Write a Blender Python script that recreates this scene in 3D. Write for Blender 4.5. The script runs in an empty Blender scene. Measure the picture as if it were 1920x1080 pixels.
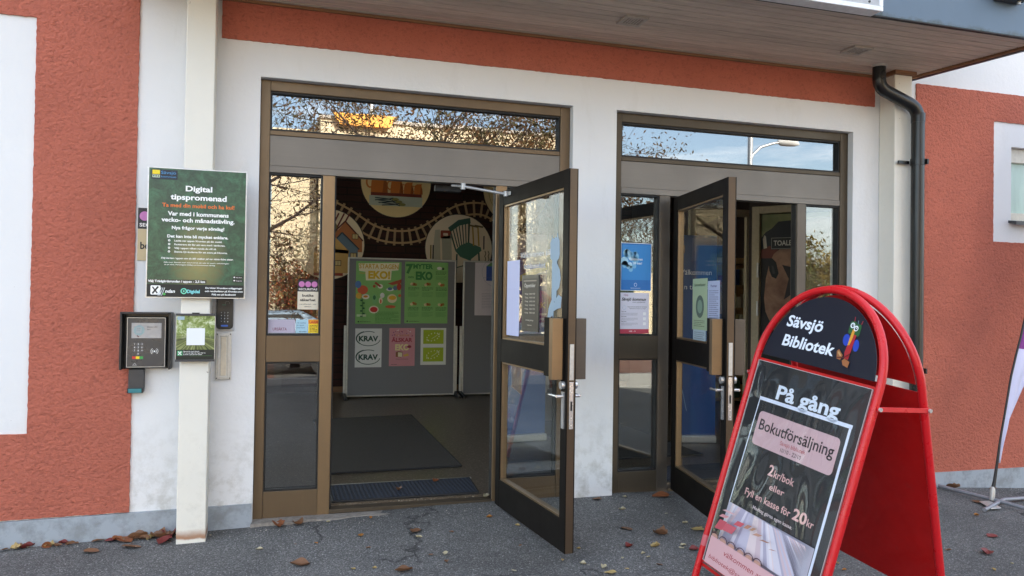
import bpy, bmesh, math, random
from math import sin, cos, pi, radians as R, sqrt, atan2
from mathutils import Vector as V, Matrix
random.seed(7)
SC = bpy.context.scene
COL = SC.collection
# ------------------------------------------------------------------ camera
cd = bpy.data.cameras.new('camera'); cam = bpy.data.objects.new('camera', cd); COL.objects.link(cam)
YAW, PIT, ROL = R(17.0028), R(0.83), R(0.863)
fw = V((sin(YAW)*cos(PIT), cos(YAW)*cos(PIT), sin(PIT))); rt = V((cos(YAW), -sin(YAW), 0)); up = rt.cross(fw)
r2 = rt*cos(ROL)+up*sin(ROL); u2 = -rt*sin(ROL)+up*cos(ROL)
cam.matrix_world = Matrix(((r2.x, u2.x, -fw.x, 0), (r2.y, u2.y, -fw.y, -5.0), (r2.z, u2.z, -fw.z, 1.4), (0, 0, 0, 1)))
cd.sensor_width = 36; cd.lens = 1450/1920*36; cd.clip_start = .05; cd.clip_end = 500
SC.camera = cam
# ------------------------------------------------------------------ light
SUN_EL, SUN_AZ = R(27), R(24)          # azimuth from +y towards +x: the sun stands behind the library
W = bpy.data.worlds.new('World'); SC.world = W; W.use_nodes = True
nt = W.node_tree; nt.nodes.clear()
out = nt.nodes.new('ShaderNodeOutputWorld'); bg = nt.nodes.new('ShaderNodeBackground'); sky = nt.nodes.new('ShaderNodeTexSky')
sky.sky_type = 'NISHITA'; sky.sun_disc = False; sky.sun_elevation = SUN_EL; sky.sun_rotation = SUN_AZ
sky.dust_density = 1.5; sky.ozone_density = 1.0
tc = nt.nodes.new('ShaderNodeTexCoord'); mp = nt.nodes.new('ShaderNodeMapping'); mp.inputs['Scale'].default_value = (1.0, 2.2, 5.0)
mp.inputs['Rotation'].default_value = (0, 0, R(25))
nz = nt.nodes.new('ShaderNodeTexNoise'); nz.inputs['Scale'].default_value = 1.6; nz.inputs['Detail'].default_value = 8; nz.inputs['Roughness'].default_value = .62
nz.inputs['Distortion'].default_value = .6
cr = nt.nodes.new('ShaderNodeValToRGB'); cr.color_ramp.elements[0].position = .47; cr.color_ramp.elements[1].position = .72
cr.color_ramp.elements[0].color = (.04, .04, .04, 1); cr.color_ramp.elements[1].color = (.9, .9, .9, 1)
mx = nt.nodes.new('ShaderNodeMixRGB'); mx.inputs['Color2'].default_value = (9.6, 9.3, 9.0, 1)
L = nt.links.new
L(tc.outputs['Generated'], mp.inputs['Vector']); L(mp.outputs['Vector'], nz.inputs['Vector']); L(nz.outputs['Fac'], cr.inputs['Fac'])
L(cr.outputs['Color'], mx.inputs['Fac']); L(sky.outputs['Color'], mx.inputs['Color1']); L(mx.outputs['Color'], bg.inputs['Color'])
bg.inputs['Strength'].default_value = .12; L(bg.outputs['Background'], out.inputs['Surface'])
sl = bpy.data.lights.new('sun', 'SUN'); sl.energy = 4.8; sl.angle = R(.55); sl.color = (1, .93, .82)
so = bpy.data.objects.new('sun', sl); COL.objects.link(so)
sd = V((sin(SUN_AZ)*cos(SUN_EL), cos(SUN_AZ)*cos(SUN_EL), sin(SUN_EL)))
so.rotation_euler = sd.to_track_quat('Z', 'Y').to_euler()
vs = SC.view_settings; vs.view_transform = 'Standard'; vs.look = 'None'; vs.gamma = 1; vs.use_curve_mapping = False
vs.exposure = 2.28
SC.cycles.use_denoising = True
SC.cycles.max_bounces = 10; SC.cycles.diffuse_bounces = 5; SC.cycles.glossy_bounces = 5; SC.cycles.transparent_max_bounces = 20
SC.cycles.sample_clamp_indirect = 6; SC.cycles.caustics_reflective = False; SC.cycles.caustics_refractive = False
# ------------------------------------------------------------------ materials
def lin(c):
    if isinstance(c, str):
        c = [int(c[i:i+2], 16)/255 for i in (0, 2, 4)]
        return tuple(x/12.92 if x <= .04045 else ((x+.055)/1.055)**2.4 for x in c)
    return tuple(c)
class N:
    def __init__(s, name):
        s.m = bpy.data.materials.new(name); s.m.use_nodes = True; s.t = s.m.node_tree
        s.b = s.t.nodes['Principled BSDF']; s.tc = s.t.nodes.new('ShaderNodeTexCoord')
    def n(s, ty, **k):
        x = s.t.nodes.new(ty)
        for a, v in k.items():
            if a in x.inputs: x.inputs[a].default_value = v
            else: setattr(x, a, v)
        return x
    def l(s, a, b): s.t.links.new(a, b)
    def noise(s, scale, detail=4, rough=.55, dist=0, vec=None, sc=None):
        x = s.n('ShaderNodeTexNoise', Scale=scale, Detail=detail, Roughness=rough, Distortion=dist)
        src = s.tc.outputs['Object'] if vec is None else vec
        if sc:
            m = s.n('ShaderNodeMapping'); m.inputs['Scale'].default_value = sc; s.l(src, m.inputs['Vector']); src = m.outputs['Vector']
        s.l(src, x.inputs['Vector']); return x.outputs['Fac']
    def ramp(s, fac, stops):
        x = s.n('ShaderNodeValToRGB'); e = x.color_ramp.elements
        while len(e) < len(stops): e.new(.5)
        for i, (p, c) in enumerate(stops):
            e[i].position = p; c = lin(c) if not isinstance(c, (int, float)) else (c, c, c); e[i].color = (*c[:3], 1)
        s.l(fac, x.inputs['Fac']); return x.outputs['Color']
    def mix(s, fac, a, b, mode='MIX'):
        x = s.n('ShaderNodeMixRGB', blend_type=mode)
        for k, v in (('Fac', fac), ('Color1', a), ('Color2', b)):
            if isinstance(v, (int, float)): x.inputs[k].default_value = v if k == 'Fac' else (v, v, v, 1)
            elif isinstance(v, (tuple, str)): x.inputs[k].default_value = (*lin(v)[:3], 1)
            else: s.l(v, x.inputs[k])
        return x.outputs['Color']
    def math(s, op, a, b=0):
        x = s.n('ShaderNodeMath', operation=op)
        for i, v in enumerate((a, b)):
            if isinstance(v, (int, float)): x.inputs[i].default_value = v
            else: s.l(v, x.inputs[i])
        return x.outputs[0]
    def bump(s, h, strength=.3, dist=.01, inp='Normal'):
        x = s.n('ShaderNodeBump', Strength=strength, Distance=dist); s.l(h, x.inputs['Height'])
        s.l(x.outputs['Normal'], s.b.inputs[inp]); return x
    def col(s, c):
        if isinstance(c, (tuple, str)): s.b.inputs['Base Color'].default_value = (*lin(c)[:3], 1)
        else: s.l(c, s.b.inputs['Base Color'])
    def set(s, **k):
        for a, v in k.items():
            i = s.b.inputs[a.replace('_', ' ')]
            if isinstance(v, (int, float, tuple)): i.default_value = v
            else: s.l(v, i)
        return s.m
def simple(name, c, rough=.5, metal=0., var=.12, vs=30, bump=0., spec=.5, sc=None):
    n = N(name); c = lin(c); f = n.noise(vs, 5, .6, sc=sc)
    n.col(n.ramp(f, [(.25, tuple(x*(1-var) for x in c)), (.75, tuple(min(1, x*(1+var)) for x in c))]))
    n.set(Roughness=n.ramp(n.noise(vs*.7, 4, .6, sc=sc), [(.3, max(0, rough-.08)), (.7, min(1, rough+.08))]), Metallic=metal, Specular_IOR_Level=spec)
    if bump: n.bump(n.noise(vs*4, 5, .6, sc=sc), bump, .004)
    return n.m
PM = {}
def pc(c, rough=.45):
    k = (c, rough)
    if k not in PM:
        n = N('print_ink'); n.col(c); n.set(Roughness=rough); PM[k] = n.m
    return PM[k]
def roughcast(name, c):
    n = N(name); c = lin(c)
    big = n.noise(1.3, 4, .6); fine = n.noise(40, 6, .68, .35, sc=(1, 1, 1.2)); grain = n.noise(170, 4, .6)
    base = n.ramp(big, [(.3, tuple(x*.9 for x in c)), (.7, tuple(min(1, x*1.1) for x in c))])
    base = n.mix(n.ramp(n.noise(3.4, 6, .7, .4, sc=(1.6, 1, .3)), [(.56, 0), (.78, .3)]), base, tuple(x*.72+.02 for x in c))
    n.col(n.mix(n.ramp(fine, [(.36, .7), (.46, 0)]), base, tuple(x*.72 for x in c)))
    v = n.n('ShaderNodeTexVoronoi', Scale=46.0); n.l(n.tc.outputs['Object'], v.inputs['Vector'])
    h = n.math('ADD', n.math('MULTIPLY', fine, 1.0), n.math('MULTIPLY', grain, .18))
    h = n.math('SUBTRACT', h, n.math('MULTIPLY', v.outputs['Distance'], .25))
    n.bump(h, 1.0, .024); n.set(Roughness=.92, Specular_IOR_Level=.25)
    return n.m
M = {}
M['red'] = roughcast('red_roughcast', (.57, .172, .114))
def wallpaint(name, c, stain=True):
    n = N(name); c = lin(c)
    base = n.ramp(n.noise(.9, 5, .6), [(.3, tuple(x*.95 for x in c)), (.7, c)])
    s = n.noise(3.2, 6, .7, .3, sc=(1, 1, .35)); base = n.mix(n.ramp(s, [(.54, 0), (.8, .5)]), base, tuple(x*y for x, y in zip(c, (.8, .78, .74))))
    sep = n.n('ShaderNodeSeparateXYZ'); n.l(n.tc.outputs['Object'], sep.inputs[0])
    low = n.math('MULTIPLY', n.ramp(sep.outputs['Z'], [(.1, 1), (.75, 0)]), n.ramp(n.noise(9, 6, .7), [(.46, 0), (.64, .75)]))
    base = n.mix(low, base, tuple(x*y for x, y in zip(c, (.62, .6, .55))))
    sp = n.noise(60, 3, .5); base = n.mix(n.ramp(sp, [(.76, 0), (.79, .55)]), base, (.2, .19, .17))
    n.col(base); n.bump(n.math('ADD', n.noise(35, 5, .6), n.math('MULTIPLY', n.noise(6, 3, .5), 1.5)), .28, .006)
    n.set(Roughness=.85, Specular_IOR_Level=.3); return n.m
M['white'] = wallpaint('white_plaster', (.80, .80, .795))
M['plinth'] = wallpaint('grey_plinth_paint', (.36, .40, .44))
M['post'] = None
def postmat():
    n = N('cream_painted_steel'); c = (.80, .77, .68)
    base = n.ramp(n.noise(2, 5, .6), [(.3, tuple(x*.94 for x in c)), (.7, c)])
    chips = n.ramp(n.noise(26, 6, .72), [(.69, 0), (.71, 1)])
    base = n.mix(chips, base, (.09, .05, .03))
    sep = n.n('ShaderNodeSeparateXYZ'); n.l(n.tc.outputs['Object'], sep.inputs[0])
    zz = n.math('ADD', sep.outputs['Z'], 3.255); w = n.math('ADD', zz, n.math('MULTIPLY', n.noise(14, 4, .6), .035))
    band = n.math('MULTIPLY', n.ramp(w, [(.05, 0), (.058, 1), (.068, 1), (.11, 0)]), .85)
    base = n.mix(band, base, (.33, .12, .03))
    grime = n.math('MULTIPLY', n.ramp(zz, [(.1, 1), (.9, 0)]), n.ramp(n.noise(11, 5, .7), [(.5, 0), (.75, .3)]))
    n.col(n.mix(grime, base, (.36, .33, .27))); n.bump(n.noise(30, 5, .6), .25, .004); n.set(Roughness=.5); return n.m
M['post'] = postmat()
def asphalt():
    n = N('asphalt')
    v = n.n('ShaderNodeTexVoronoi', Scale=130.0); n.l(n.tc.outputs['Object'], v.inputs['Vector'])
    v2 = n.n('ShaderNodeTexVoronoi', Scale=260.0); n.l(n.tc.outputs['Object'], v2.inputs['Vector'])
    sep = n.n('ShaderNodeSeparateColor'); n.l(v.outputs['Color'], sep.inputs[0])
    stone = n.ramp(sep.outputs[0], [(0, (.11, .109, .106)), (.5, (.20, .199, .194)), (.86, (.26, .258, .25)), (.97, (.36, .36, .35)), (1, (.5, .5, .48))])
    stone = n.mix(n.ramp(v.outputs['Distance'], [(.35, 0), (.62, .8)]), stone, (.095, .094, .091))
    big = n.noise(.8, 6, .62, .4); st = n.ramp(big, [(.35, .62), (.6, 1.0), (.8, 1.12)])
    c = n.mix(1.0, stone, st, 'MULTIPLY')
    c = n.mix(n.ramp(n.noise(2.6, 5, .7, .5), [(.6, 0), (.72, .5)]), c, (.08, .08, .078))
    vc = n.n('ShaderNodeTexVoronoi', Scale=.55); vc.feature = 'DISTANCE_TO_EDGE'
    wob = n.n('ShaderNodeTexNoise', Scale=6.0, Detail=6.0); n.l(n.tc.outputs['Object'], wob.inputs['Vector'])
    vm = n.n('ShaderNodeVectorMath', operation='MULTIPLY_ADD'); n.l(wob.outputs['Color'], vm.inputs[0]); vm.inputs[1].default_value = (.28, .28, .28); n.l(n.tc.outputs['Object'], vm.inputs[2]); n.l(vm.outputs[0], vc.inputs['Vector'])
    crk = n.math('MULTIPLY', n.ramp(vc.outputs['Distance'], [(.0025, 1), (.006, 0)]), n.ramp(n.noise(1.7, 4, .6), [(.46, 0), (.56, .8)]))
    c = n.mix(crk, c, (.02, .02, .02))
    n.col(c)
    h = n.math('SUBTRACT', n.noise(180, 4, .6), n.math('MULTIPLY', v.outputs['Distance'], .7))
    h = n.math('ADD', h, n.math('MULTIPLY', n.noise(12, 4, .6), 1.2)); n.bump(h, .75, .006)
    n.set(Roughness=.88, Specular_IOR_Level=.35); return n.m
M['asphalt'] = asphalt()
def anod(name, c, rough=.42, metal=.55, horiz=False, spec=.4):
    n = N(name); c = lin(c); sc = (1, 1, 60) if horiz else (60, 60, 1)
    st = n.noise(3, 4, .6, sc=sc); bl = n.noise(2.2, 4, .6)
    a = n.ramp(st, [(.3, tuple(x*.965 for x in c)), (.7, tuple(x*1.03 for x in c))])
    a = n.mix(n.ramp(bl, [(.4, 0), (.7, .35)]), a, tuple(x*.72 for x in c))
    sp = n.ramp(n.noise(70, 3, .6), [(.755, 0), (.775, .6)]); a = n.mix(sp, a, (.42, .37, .28))
    n.set(Specular_IOR_Level=spec)
    n.col(a); n.set(Metallic=metal, Roughness=n.ramp(bl, [(.3, rough-.07), (.7, rough+.09)])); return n.m
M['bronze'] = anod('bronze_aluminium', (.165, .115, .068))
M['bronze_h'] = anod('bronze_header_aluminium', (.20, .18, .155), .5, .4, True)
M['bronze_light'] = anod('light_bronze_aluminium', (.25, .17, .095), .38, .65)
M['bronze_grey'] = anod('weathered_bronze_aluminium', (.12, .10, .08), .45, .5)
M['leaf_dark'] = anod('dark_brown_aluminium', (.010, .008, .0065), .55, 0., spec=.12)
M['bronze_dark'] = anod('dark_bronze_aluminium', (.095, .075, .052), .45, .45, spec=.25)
M['edge'] = anod('door_edge_aluminium', (.12, .085, .055), .42, .6)
M['rubber'] = simple('black_rubber', (.012, .012, .012), .7)
M['steel'] = simple('brushed_steel', (.58, .57, .54), .38, .45, .1, 60)
M['chrome'] = simple('polished_steel', (.70, .70, .69), .2, .7, .05)
M['black'] = simple('black_plastic', (.014, .014, .015), .35)
M['charcoal'] = simple('charcoal_plastic', (.045, .045, .048), .42)
M['pipe'] = simple('black_coated_steel', (.009, .0095, .010), .3, 0., .05, 3)
def enamel(name, c, rough):
    n = N(name); b = n.ramp(n.noise(7, 5, .6), [(.3, tuple(x*.9 for x in c)), (.7, c)])
    b = n.mix(n.ramp(n.noise(38, 6, .75, .3), [(.66, 0), (.70, .75)]), b, (.30, .05, .05)); b = n.mix(n.ramp(n.noise(5, 7, .75, .6, sc=(1, 1, 3)), [(.60, 0), (.72, .28)]), b, (.16, .05, .045))
    n.col(b); n.set(Roughness=n.ramp(n.noise(9, 6, .7), [(.35, rough-.08), (.7, rough+.22)])); n.bump(n.noise(90, 4, .6), .08, .002); return n.m
M['redpaint'] = enamel('red_enamel', (.62, .008, .014), .28)
M['redpanel'] = enamel('red_sheet_panel', (.50, .004, .004), .42)
M['redroll'] = simple('red_handle', (.5, .02, .02), .4)
M['cream'] = simple('cream_plastic', (.70, .62, .48), .5)
M['fascia'] = None
def fasciam():
    n = N('blue_grey_painted_fascia'); c = (.105, .15, .20)
    b = n.ramp(n.noise(1.1, 5, .6), [(.3, tuple(x*.88 for x in c)), (.7, tuple(x*1.12 for x in c))])
    b = n.mix(n.ramp(n.noise(4, 6, .7, sc=(3, 3, .2)), [(.6, 0), (.8, .2)]), b, (.05, .075, .1))
    sep = n.n('ShaderNodeSeparateXYZ'); n.l(n.tc.outputs['Object'], sep.inputs[0])
    w = n.math('SUBTRACT', n.math('ADD', sep.outputs['Z'], 3.214), n.math('MULTIPLY', n.noise(7, 6, .7), .12))
    b = n.mix(n.math('MULTIPLY', n.ramp(n.math('SUBTRACT', w, 3.13), [(.02, 1), (.05, 0)]), n.ramp(n.noise(16, 5, .7), [(.4, .2), (.6, .8)])), b, (.055, .065, .045))
    n.col(b); n.set(Roughness=.5, Metallic=.1); n.bump(n.noise(5, 3, .5), .12, .01); return n.m
M['fascia'] = fasciam()
def wood(name, c, axis=0, rough=.7, amt=.22):
    n = N(name); c = lin(c); sc = [26, 26, 26]; sc[axis] = 1.2
    g = n.noise(3, 8, .65, .6, sc=tuple(sc)); oi = n.n('ShaderNodeObjectInfo')
    a = n.ramp(g, [(.25, tuple(x*(1-amt) for x in c)), (.75, tuple(x*(1+amt) for x in c))])
    a = n.mix(1.0, a, n.ramp(oi.outputs['Random'], [(0, .88), (1, 1.08)]), 'MULTIPLY')
    kn = n.n('ShaderNodeTexVoronoi', Scale=3.1); n.l(n.tc.outputs['Object'], kn.inputs['Vector'])
    a = n.mix(n.ramp(kn.outputs['Distance'], [(.02, .75), (.05, 0)]), a, tuple(x*.3 for x in c))
    n.col(a); n.bump(g, .25, .003); n.set(Roughness=rough); return n.m
M['soffit'] = wood('weathered_soffit_wood', (.60, .505, .415), amt=.3)
M['trim'] = wood('brown_wood_trim', (.22, .11, .05), amt=.3)
M['trimw'] = simple('pale_trim', (.42, .38, .33), .6)
M['darkpurple'] = simple('dark_flashing', (.02, .014, .03), .4)
def glass(name, tint=(.93, .95, .94), base=.075, gain=.85):
    m = bpy.data.materials.new(name); m.use_nodes = True; t = m.node_tree; t.nodes.clear(); l = t.links.new
    o = t.nodes.new('ShaderNodeOutputMaterial'); tr = t.nodes.new('ShaderNodeBsdfTransparent'); gl = t.nodes.new('ShaderNodeBsdfGlossy')
    tr.inputs['Color'].default_value = (*tint, 1); gl.inputs['Roughness'].default_value = .0; gl.inputs['Color'].default_value = (1, 1, 1, 1)
    fr0 = t.nodes.new('ShaderNodeLayerWeight'); fr0.inputs['Blend'].default_value = .5
    fr = t.nodes.new('ShaderNodeMath'); fr.operation = 'POWER'; fr.inputs[1].default_value = 5.0; l(fr0.outputs['Facing'], fr.inputs[0])
    ma = t.nodes.new('ShaderNodeMath'); ma.operation = 'MULTIPLY_ADD'; ma.inputs[1].default_value = gain; ma.inputs[2].default_value = base; ma.use_clamp = True
    nz = t.nodes.new('ShaderNodeTexNoise'); nz.inputs['Scale'].default_value = 2.2; tcn = t.nodes.new('ShaderNodeTexCoord'); l(tcn.outputs['Object'], nz.inputs['Vector'])
    bp = t.nodes.new('ShaderNodeBump'); bp.inputs['Strength'].default_value = .03; bp.inputs['Distance'].default_value = .01; l(nz.outputs['Fac'], bp.inputs['Height'])
    l(bp.outputs['Normal'], gl.inputs['Normal'])
    mi = t.nodes.new('ShaderNodeMixShader'); l(fr.outputs[0], ma.inputs[0]); l(ma.outputs[0], mi.inputs[0]); l(tr.outputs[0], mi.inputs[1]); l(gl.outputs[0], mi.inputs[2]); l(mi.outputs[0], o.inputs[0])
    return m
M['glass'] = glass('window_glass'); M['glass_door'] = glass('door_glass', (.92, .94, .93), .03, .45); M['glass_side'] = glass('double_glazing', (.86, .88, .87), .125, .7)
M['glass_coated'] = glass('solar_window_glass', (.3, .32, .3), .25, .6)
M['frosted'] = simple('frosted_pane', (.42, .56, .50), .35, 0, .15, 14, sc=(1, 1, .2))
M['blacktrim'] = simple('black_gasket', (.01, .01, .01), .6)
# ------------------------------------------------------------------ mesh helpers
class MB:
    def __init__(s): s.v = []; s.f = []; s.m = []; s.mats = []; s.sm = []
    def mi(s, m):
        if m not in s.mats: s.mats.append(m)
        return s.mats.index(m)
    def add(s, vs, fs, m, smooth=False):
        o = len(s.v); k = s.mi(m); s.v += [tuple(p) for p in vs]
        for f in fs: s.f.append(tuple(i+o for i in f)); s.m.append(k); s.sm.append(smooth)
        return s
    def box(s, a, b, m):
        (x0, y0, z0), (x1, y1, z1) = a, b
        x0, x1 = min(x0, x1), max(x0, x1); y0, y1 = min(y0, y1), max(y0, y1); z0, z1 = min(z0, z1), max(z0, z1)
        return s.add([(x0, y0, z0), (x1, y0, z0), (x1, y1, z0), (x0, y1, z0), (x0, y0, z1), (x1, y0, z1), (x1, y1, z1), (x0, y1, z1)],
                     [(0, 3, 2, 1), (4, 5, 6, 7), (0, 1, 5, 4), (1, 2, 6, 5), (2, 3, 7, 6), (3, 0, 4, 7)], m)
    def obox(s, o, ax, ay, az, m):      # box from corner o with edge vectors
        o, ax, ay, az = V(o), V(ax), V(ay), V(az)
        p = [o, o+ax, o+ax+ay, o+ay]; p += [q+az for q in p]
        return s.add(p, [(0, 3, 2, 1), (4, 5, 6, 7), (0, 1, 5, 4), (1, 2, 6, 5), (2, 3, 7, 6), (3, 0, 4, 7)], m)
    def quad(s, pts, m): return s.add(pts, [tuple(range(len(pts)))], m)
    def tube(s, pts, r, m, n=12, caps=True):
        pts = [V(p) for p in pts]; rr = r if isinstance(r, (list, tuple)) else [r]*len(pts)
        t = (pts[1]-pts[0]).normalized(); a = t.orthogonal().normalized(); rings = []
        for i, p in enumerate(pts):
            tt = (pts[min(i+1, len(pts)-1)]-pts[max(i-1, 0)]).normalized()
            a = (a-tt*a.dot(tt)).normalized(); b = tt.cross(a)
            rings += [p+(a*cos(2*pi*k/n)+b*sin(2*pi*k/n))*rr[i] for k in range(n)]
        fs = [(i*n+k, i*n+(k+1) % n, (i+1)*n+(k+1) % n, (i+1)*n+k) for i in range(len(pts)-1) for k in range(n)]
        s.add(rings, fs, m, True)
        if caps:
            s.add(rings[:n], [tuple(range(n))[::-1]], m); s.add(rings[-n:], [tuple(range(n))], m)
        return s
    def cyl(s, a, b, r, m, n=16): return s.tube([a, b], r, m, n)
    def prism(s, poly, d, m, z0=0):     # polygon in local xy extruded along z
        n = len(poly); vs = [(x, y, z0) for x, y in poly]+[(x, y, z0+d) for x, y in poly]
        return s.add(vs, [tuple(range(n))[::-1], tuple(range(n, 2*n))]+[(i, (i+1) % n, n+(i+1) % n, n+i) for i in range(n)], m)
    def build(s, name, parent=None, bevel=0, label=None):
        me = bpy.data.meshes.new(name); me.from_pydata(s.v, [], s.f)
        for m in s.mats: me.materials.append(m)
        me.polygons.foreach_set('material_index', s.m); me.polygons.foreach_set('use_smooth', s.sm)
        me.update(); o = bpy.data.objects.new(name, me); COL.objects.link(o); o.parent = parent
        if bevel:
            b = o.modifiers.new('bevel', 'BEVEL'); b.width = bevel; b.segments = 2; b.limit_method = 'ANGLE'
        if label: o['label'] = label
        return o
def tag(o, label=None, cat=None, group=None, kind=None):
    for k, v in (('label', label), ('category', cat), ('group', group), ('kind', kind)):
        if v: o[k] = v
    return o
def thing(name, label, cat, loc=(0, 0, 0), group=None, M4=None):
    o = bpy.data.objects.new(name, None); COL.objects.link(o); o.empty_display_size = .1
    if M4 is not None: o.matrix_world = M4
    else: o.location = loc
    return tag(o, label, cat, group)
def frame4(o, x, y):
    x = V(x).normalized(); z = x.cross(V(y)).normalized(); y = z.cross(x)
    return Matrix(((x.x, y.x, z.x, o[0]), (x.y, y.y, z.y, o[1]), (x.z, y.z, z.z, o[2]), (0, 0, 0, 1)))
def front(x, y, z): return frame4((x, y, z), (1, 0, 0), (0, 0, 1))      # local x right, y up, z towards the street
_tc = {}
def textmesh(s, bold=0., shear=0.):
    k = (s, bold, shear)
    if k in _tc: return _tc[k]
    c = bpy.data.curves.new('t', 'FONT'); c.body = s; c.size = 1; c.offset = bold; c.shear = shear; c.resolution_u = 3; c.fill_mode = 'FRONT'
    o = bpy.data.objects.new('t', c); me = bpy.data.meshes.new_from_object(o)
    vs = [v.co.copy() for v in me.vertices]; fs = [tuple(p.vertices) for p in me.polygons]
    bpy.data.objects.remove(o); bpy.data.curves.remove(c); bpy.data.meshes.remove(me)
    if not vs: vs = [V((0, 0, 0))]
    _tc[k] = (vs, fs, min(v.x for v in vs), max(v.x for v in vs)); return _tc[k]
class Art(MB):          # flat print on a local xy plane; every layer lies a little above the last
    def __init__(s, z=.0012, dz=.0005): super().__init__(); s.z = z; s.dz = dz
    def layer(s): s.z += s.dz; return s
    def poly(s, pts, c, rough=.45):
        s.add([(x, y, s.z) for x, y in pts], [tuple(range(len(pts)))], pc(c, rough) if not isinstance(c, bpy.types.Material) else c); return s
    def rect(s, x0, y0, x1, y1, c): return s.poly([(x0, y0), (x1, y0), (x1, y1), (x0, y1)], c)
    def rrect(s, x0, y0, x1, y1, r, c):
        p = []
        for cx, cy, a in ((x1-r, y0+r, -90), (x1-r, y1-r, 0), (x0+r, y1-r, 90), (x0+r, y0+r, 180)):
            p += [(cx+r*cos(R(a+t)), cy+r*sin(R(a+t))) for t in (0, 22, 45, 68, 90)]
        return s.poly(p, c)
    def disc(s, cx, cy, rx, c, ry=None, n=24, rot=0):
        ry = ry or rx; q = []
        for i in range(n):
            a = 2*pi*i/n; x, y = rx*cos(a), ry*sin(a); q.append((cx+x*cos(rot)-y*sin(rot), cy+x*sin(rot)+y*cos(rot)))
        return s.poly(q, c)
    def line(s, pts, w, c):
        for (a, b), (d, e) in zip(pts, pts[1:]):
            l = sqrt((d-a)**2+(e-b)**2) or 1; nx, ny = -(e-b)/l*w/2, (d-a)/l*w/2
            s.poly([(a-nx, b-ny), (d-nx, e-ny), (d+nx, e+ny), (a+nx, b+ny)], c)
        return s
    def ring(s, cx, cy, rx, ry, w, c, a0=0, a1=360, n=28):
        p = [(cx+rx*cos(R(a0+(a1-a0)*i/n)), cy+ry*sin(R(a0+(a1-a0)*i/n))) for i in range(n+1)]; return s.line(p, w, c)
    def text(s, t, x, y, h, c, al='c', w=None, bold=0., shear=0., rot=0):   # h = cap height, y = baseline
        vs, fs, a, b = textmesh(t, bold, shear); k = h/.70; kx = k if not w else w/max(b-a, 1e-4)
        off = -(a+b)/2*kx if al == 'c' else (-a*kx if al == 'l' else -b*kx); q = []
        for v in vs:
            px, py = v.x*kx+off, v.y*k; q.append((x+px*cos(rot)-py*sin(rot), y+px*sin(rot)+py*cos(rot), s.z))
        s.add(q, fs, pc(c)); return s
    def fake(s, x0, y0, w, n, pitch, h, c, rnd):     # runs of tiny word-like strokes too small to read
        for i in range(n):
            x = x0; y = y0-i*pitch; end = x0+w*(rnd.uniform(.6, 1) if i % 3 == 2 else 1)
            while x < end:
                l = rnd.uniform(.6, 2.6)*h*2; s.rect(x, y, min(x+l, end), y+h, c); x += l+h*.8
        return s
def wp(x):
    P = [(-60, -.6), (-8, -.2), (-1.45, -.036), (-.13, -.011), (1.0, .03), (2.4, .034), (5.13, -.064), (6.1, -.125), (10, -.3), (60, -.8)]
    for (a, b), (c, d) in zip(P, P[1:]):
        if x <= c: return b+(d-b)*(x-a)/(c-a)
    return -.8
def gz(x, y): return wp(x)-.06*min(max(-y, 0), 6)
# ------------------------------------------------------------------ ground
def axis(a, b, fine, near0, near1, coarse):
    r = [a]
    while r[-1] < b-1e-6: r.append(min(b, r[-1]+(fine if near0 <= r[-1] < near1 else coarse)))
    return r
g = MB(); xs = axis(-70, 90, .15, -3, 8, 3.5); ys = axis(-90, .16, .12, -6, .2, 3.0)
for y in ys:
    for x in xs: g.v.append((x, y, gz(x, y)+(.004*sin(x*3.1+y*1.7)*sin(y*2.3) if -6 < y < -.3 else 0)))
nx = len(xs)
for j in range(len(ys)-1):
    for i in range(nx-1): g.f.append((j*nx+i, j*nx+i+1, (j+1)*nx+i+1, (j+1)*nx+i)); g.m.append(0); g.sm.append(True)
g.mats = [M['asphalt']]; tag(g.build('pavement'), kind='structure')
# ------------------------------------------------------------------ library building
LIB = thing('library_building', 'rendered library building with rough red panels, smooth white surrounds and grey plinth', 'building')
b = MB(); w = M['white']
def wbox(x0, x1, z0, z1, y1=.25, y0=0): b.box((x0, y0, z0), (x1, y1, z1), w)
wbox(-3.2, -.11, -.4, 3.3); wbox(1.955, 2.285, -.3, 2.75); wbox(4.305, 5.92, -.5, 3.3); wbox(5.92, 6.62, -.6, 2.12); wbox(5.92, 6.62, 2.75, 3.3); wbox(6.62, 12, -1, 3.3)
wbox(-.11, 5.0-.695, 2.75, 3.3); wbox(-3.2, 12, 3.3, 6.4)
b.build('wall', LIB)
b = MB()       # body of the building behind the front: side, rear and roof
b.box((-3.2, .25, 4.0), (12, 6.3, 6.4), w); b.box((-3.2, .25, -1), (-2.95, 1.0, 4.0), w); b.box((-3.2, 5.4, -1), (-2.95, 6.3, 4.0), w)
b.box((-3.2, 1.0, -1), (-2.95, 5.4, .35), w); b.box((-3.2, 1.0, 3.4), (-2.95, 5.4, 4.0), w); b.box((-.69, 6.3, -1), (12, 6.5, 4), w); b.box((11.75, .25, -1), (12, 6.3, 4), w); b.box((-2.95, 6.12, -1), (-.69, 6.3, .9), w); b.box((-2.95, 6.12, 3.45), (-.69, 6.3, 4), w)
b.build('rear_wall', LIB)
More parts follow.
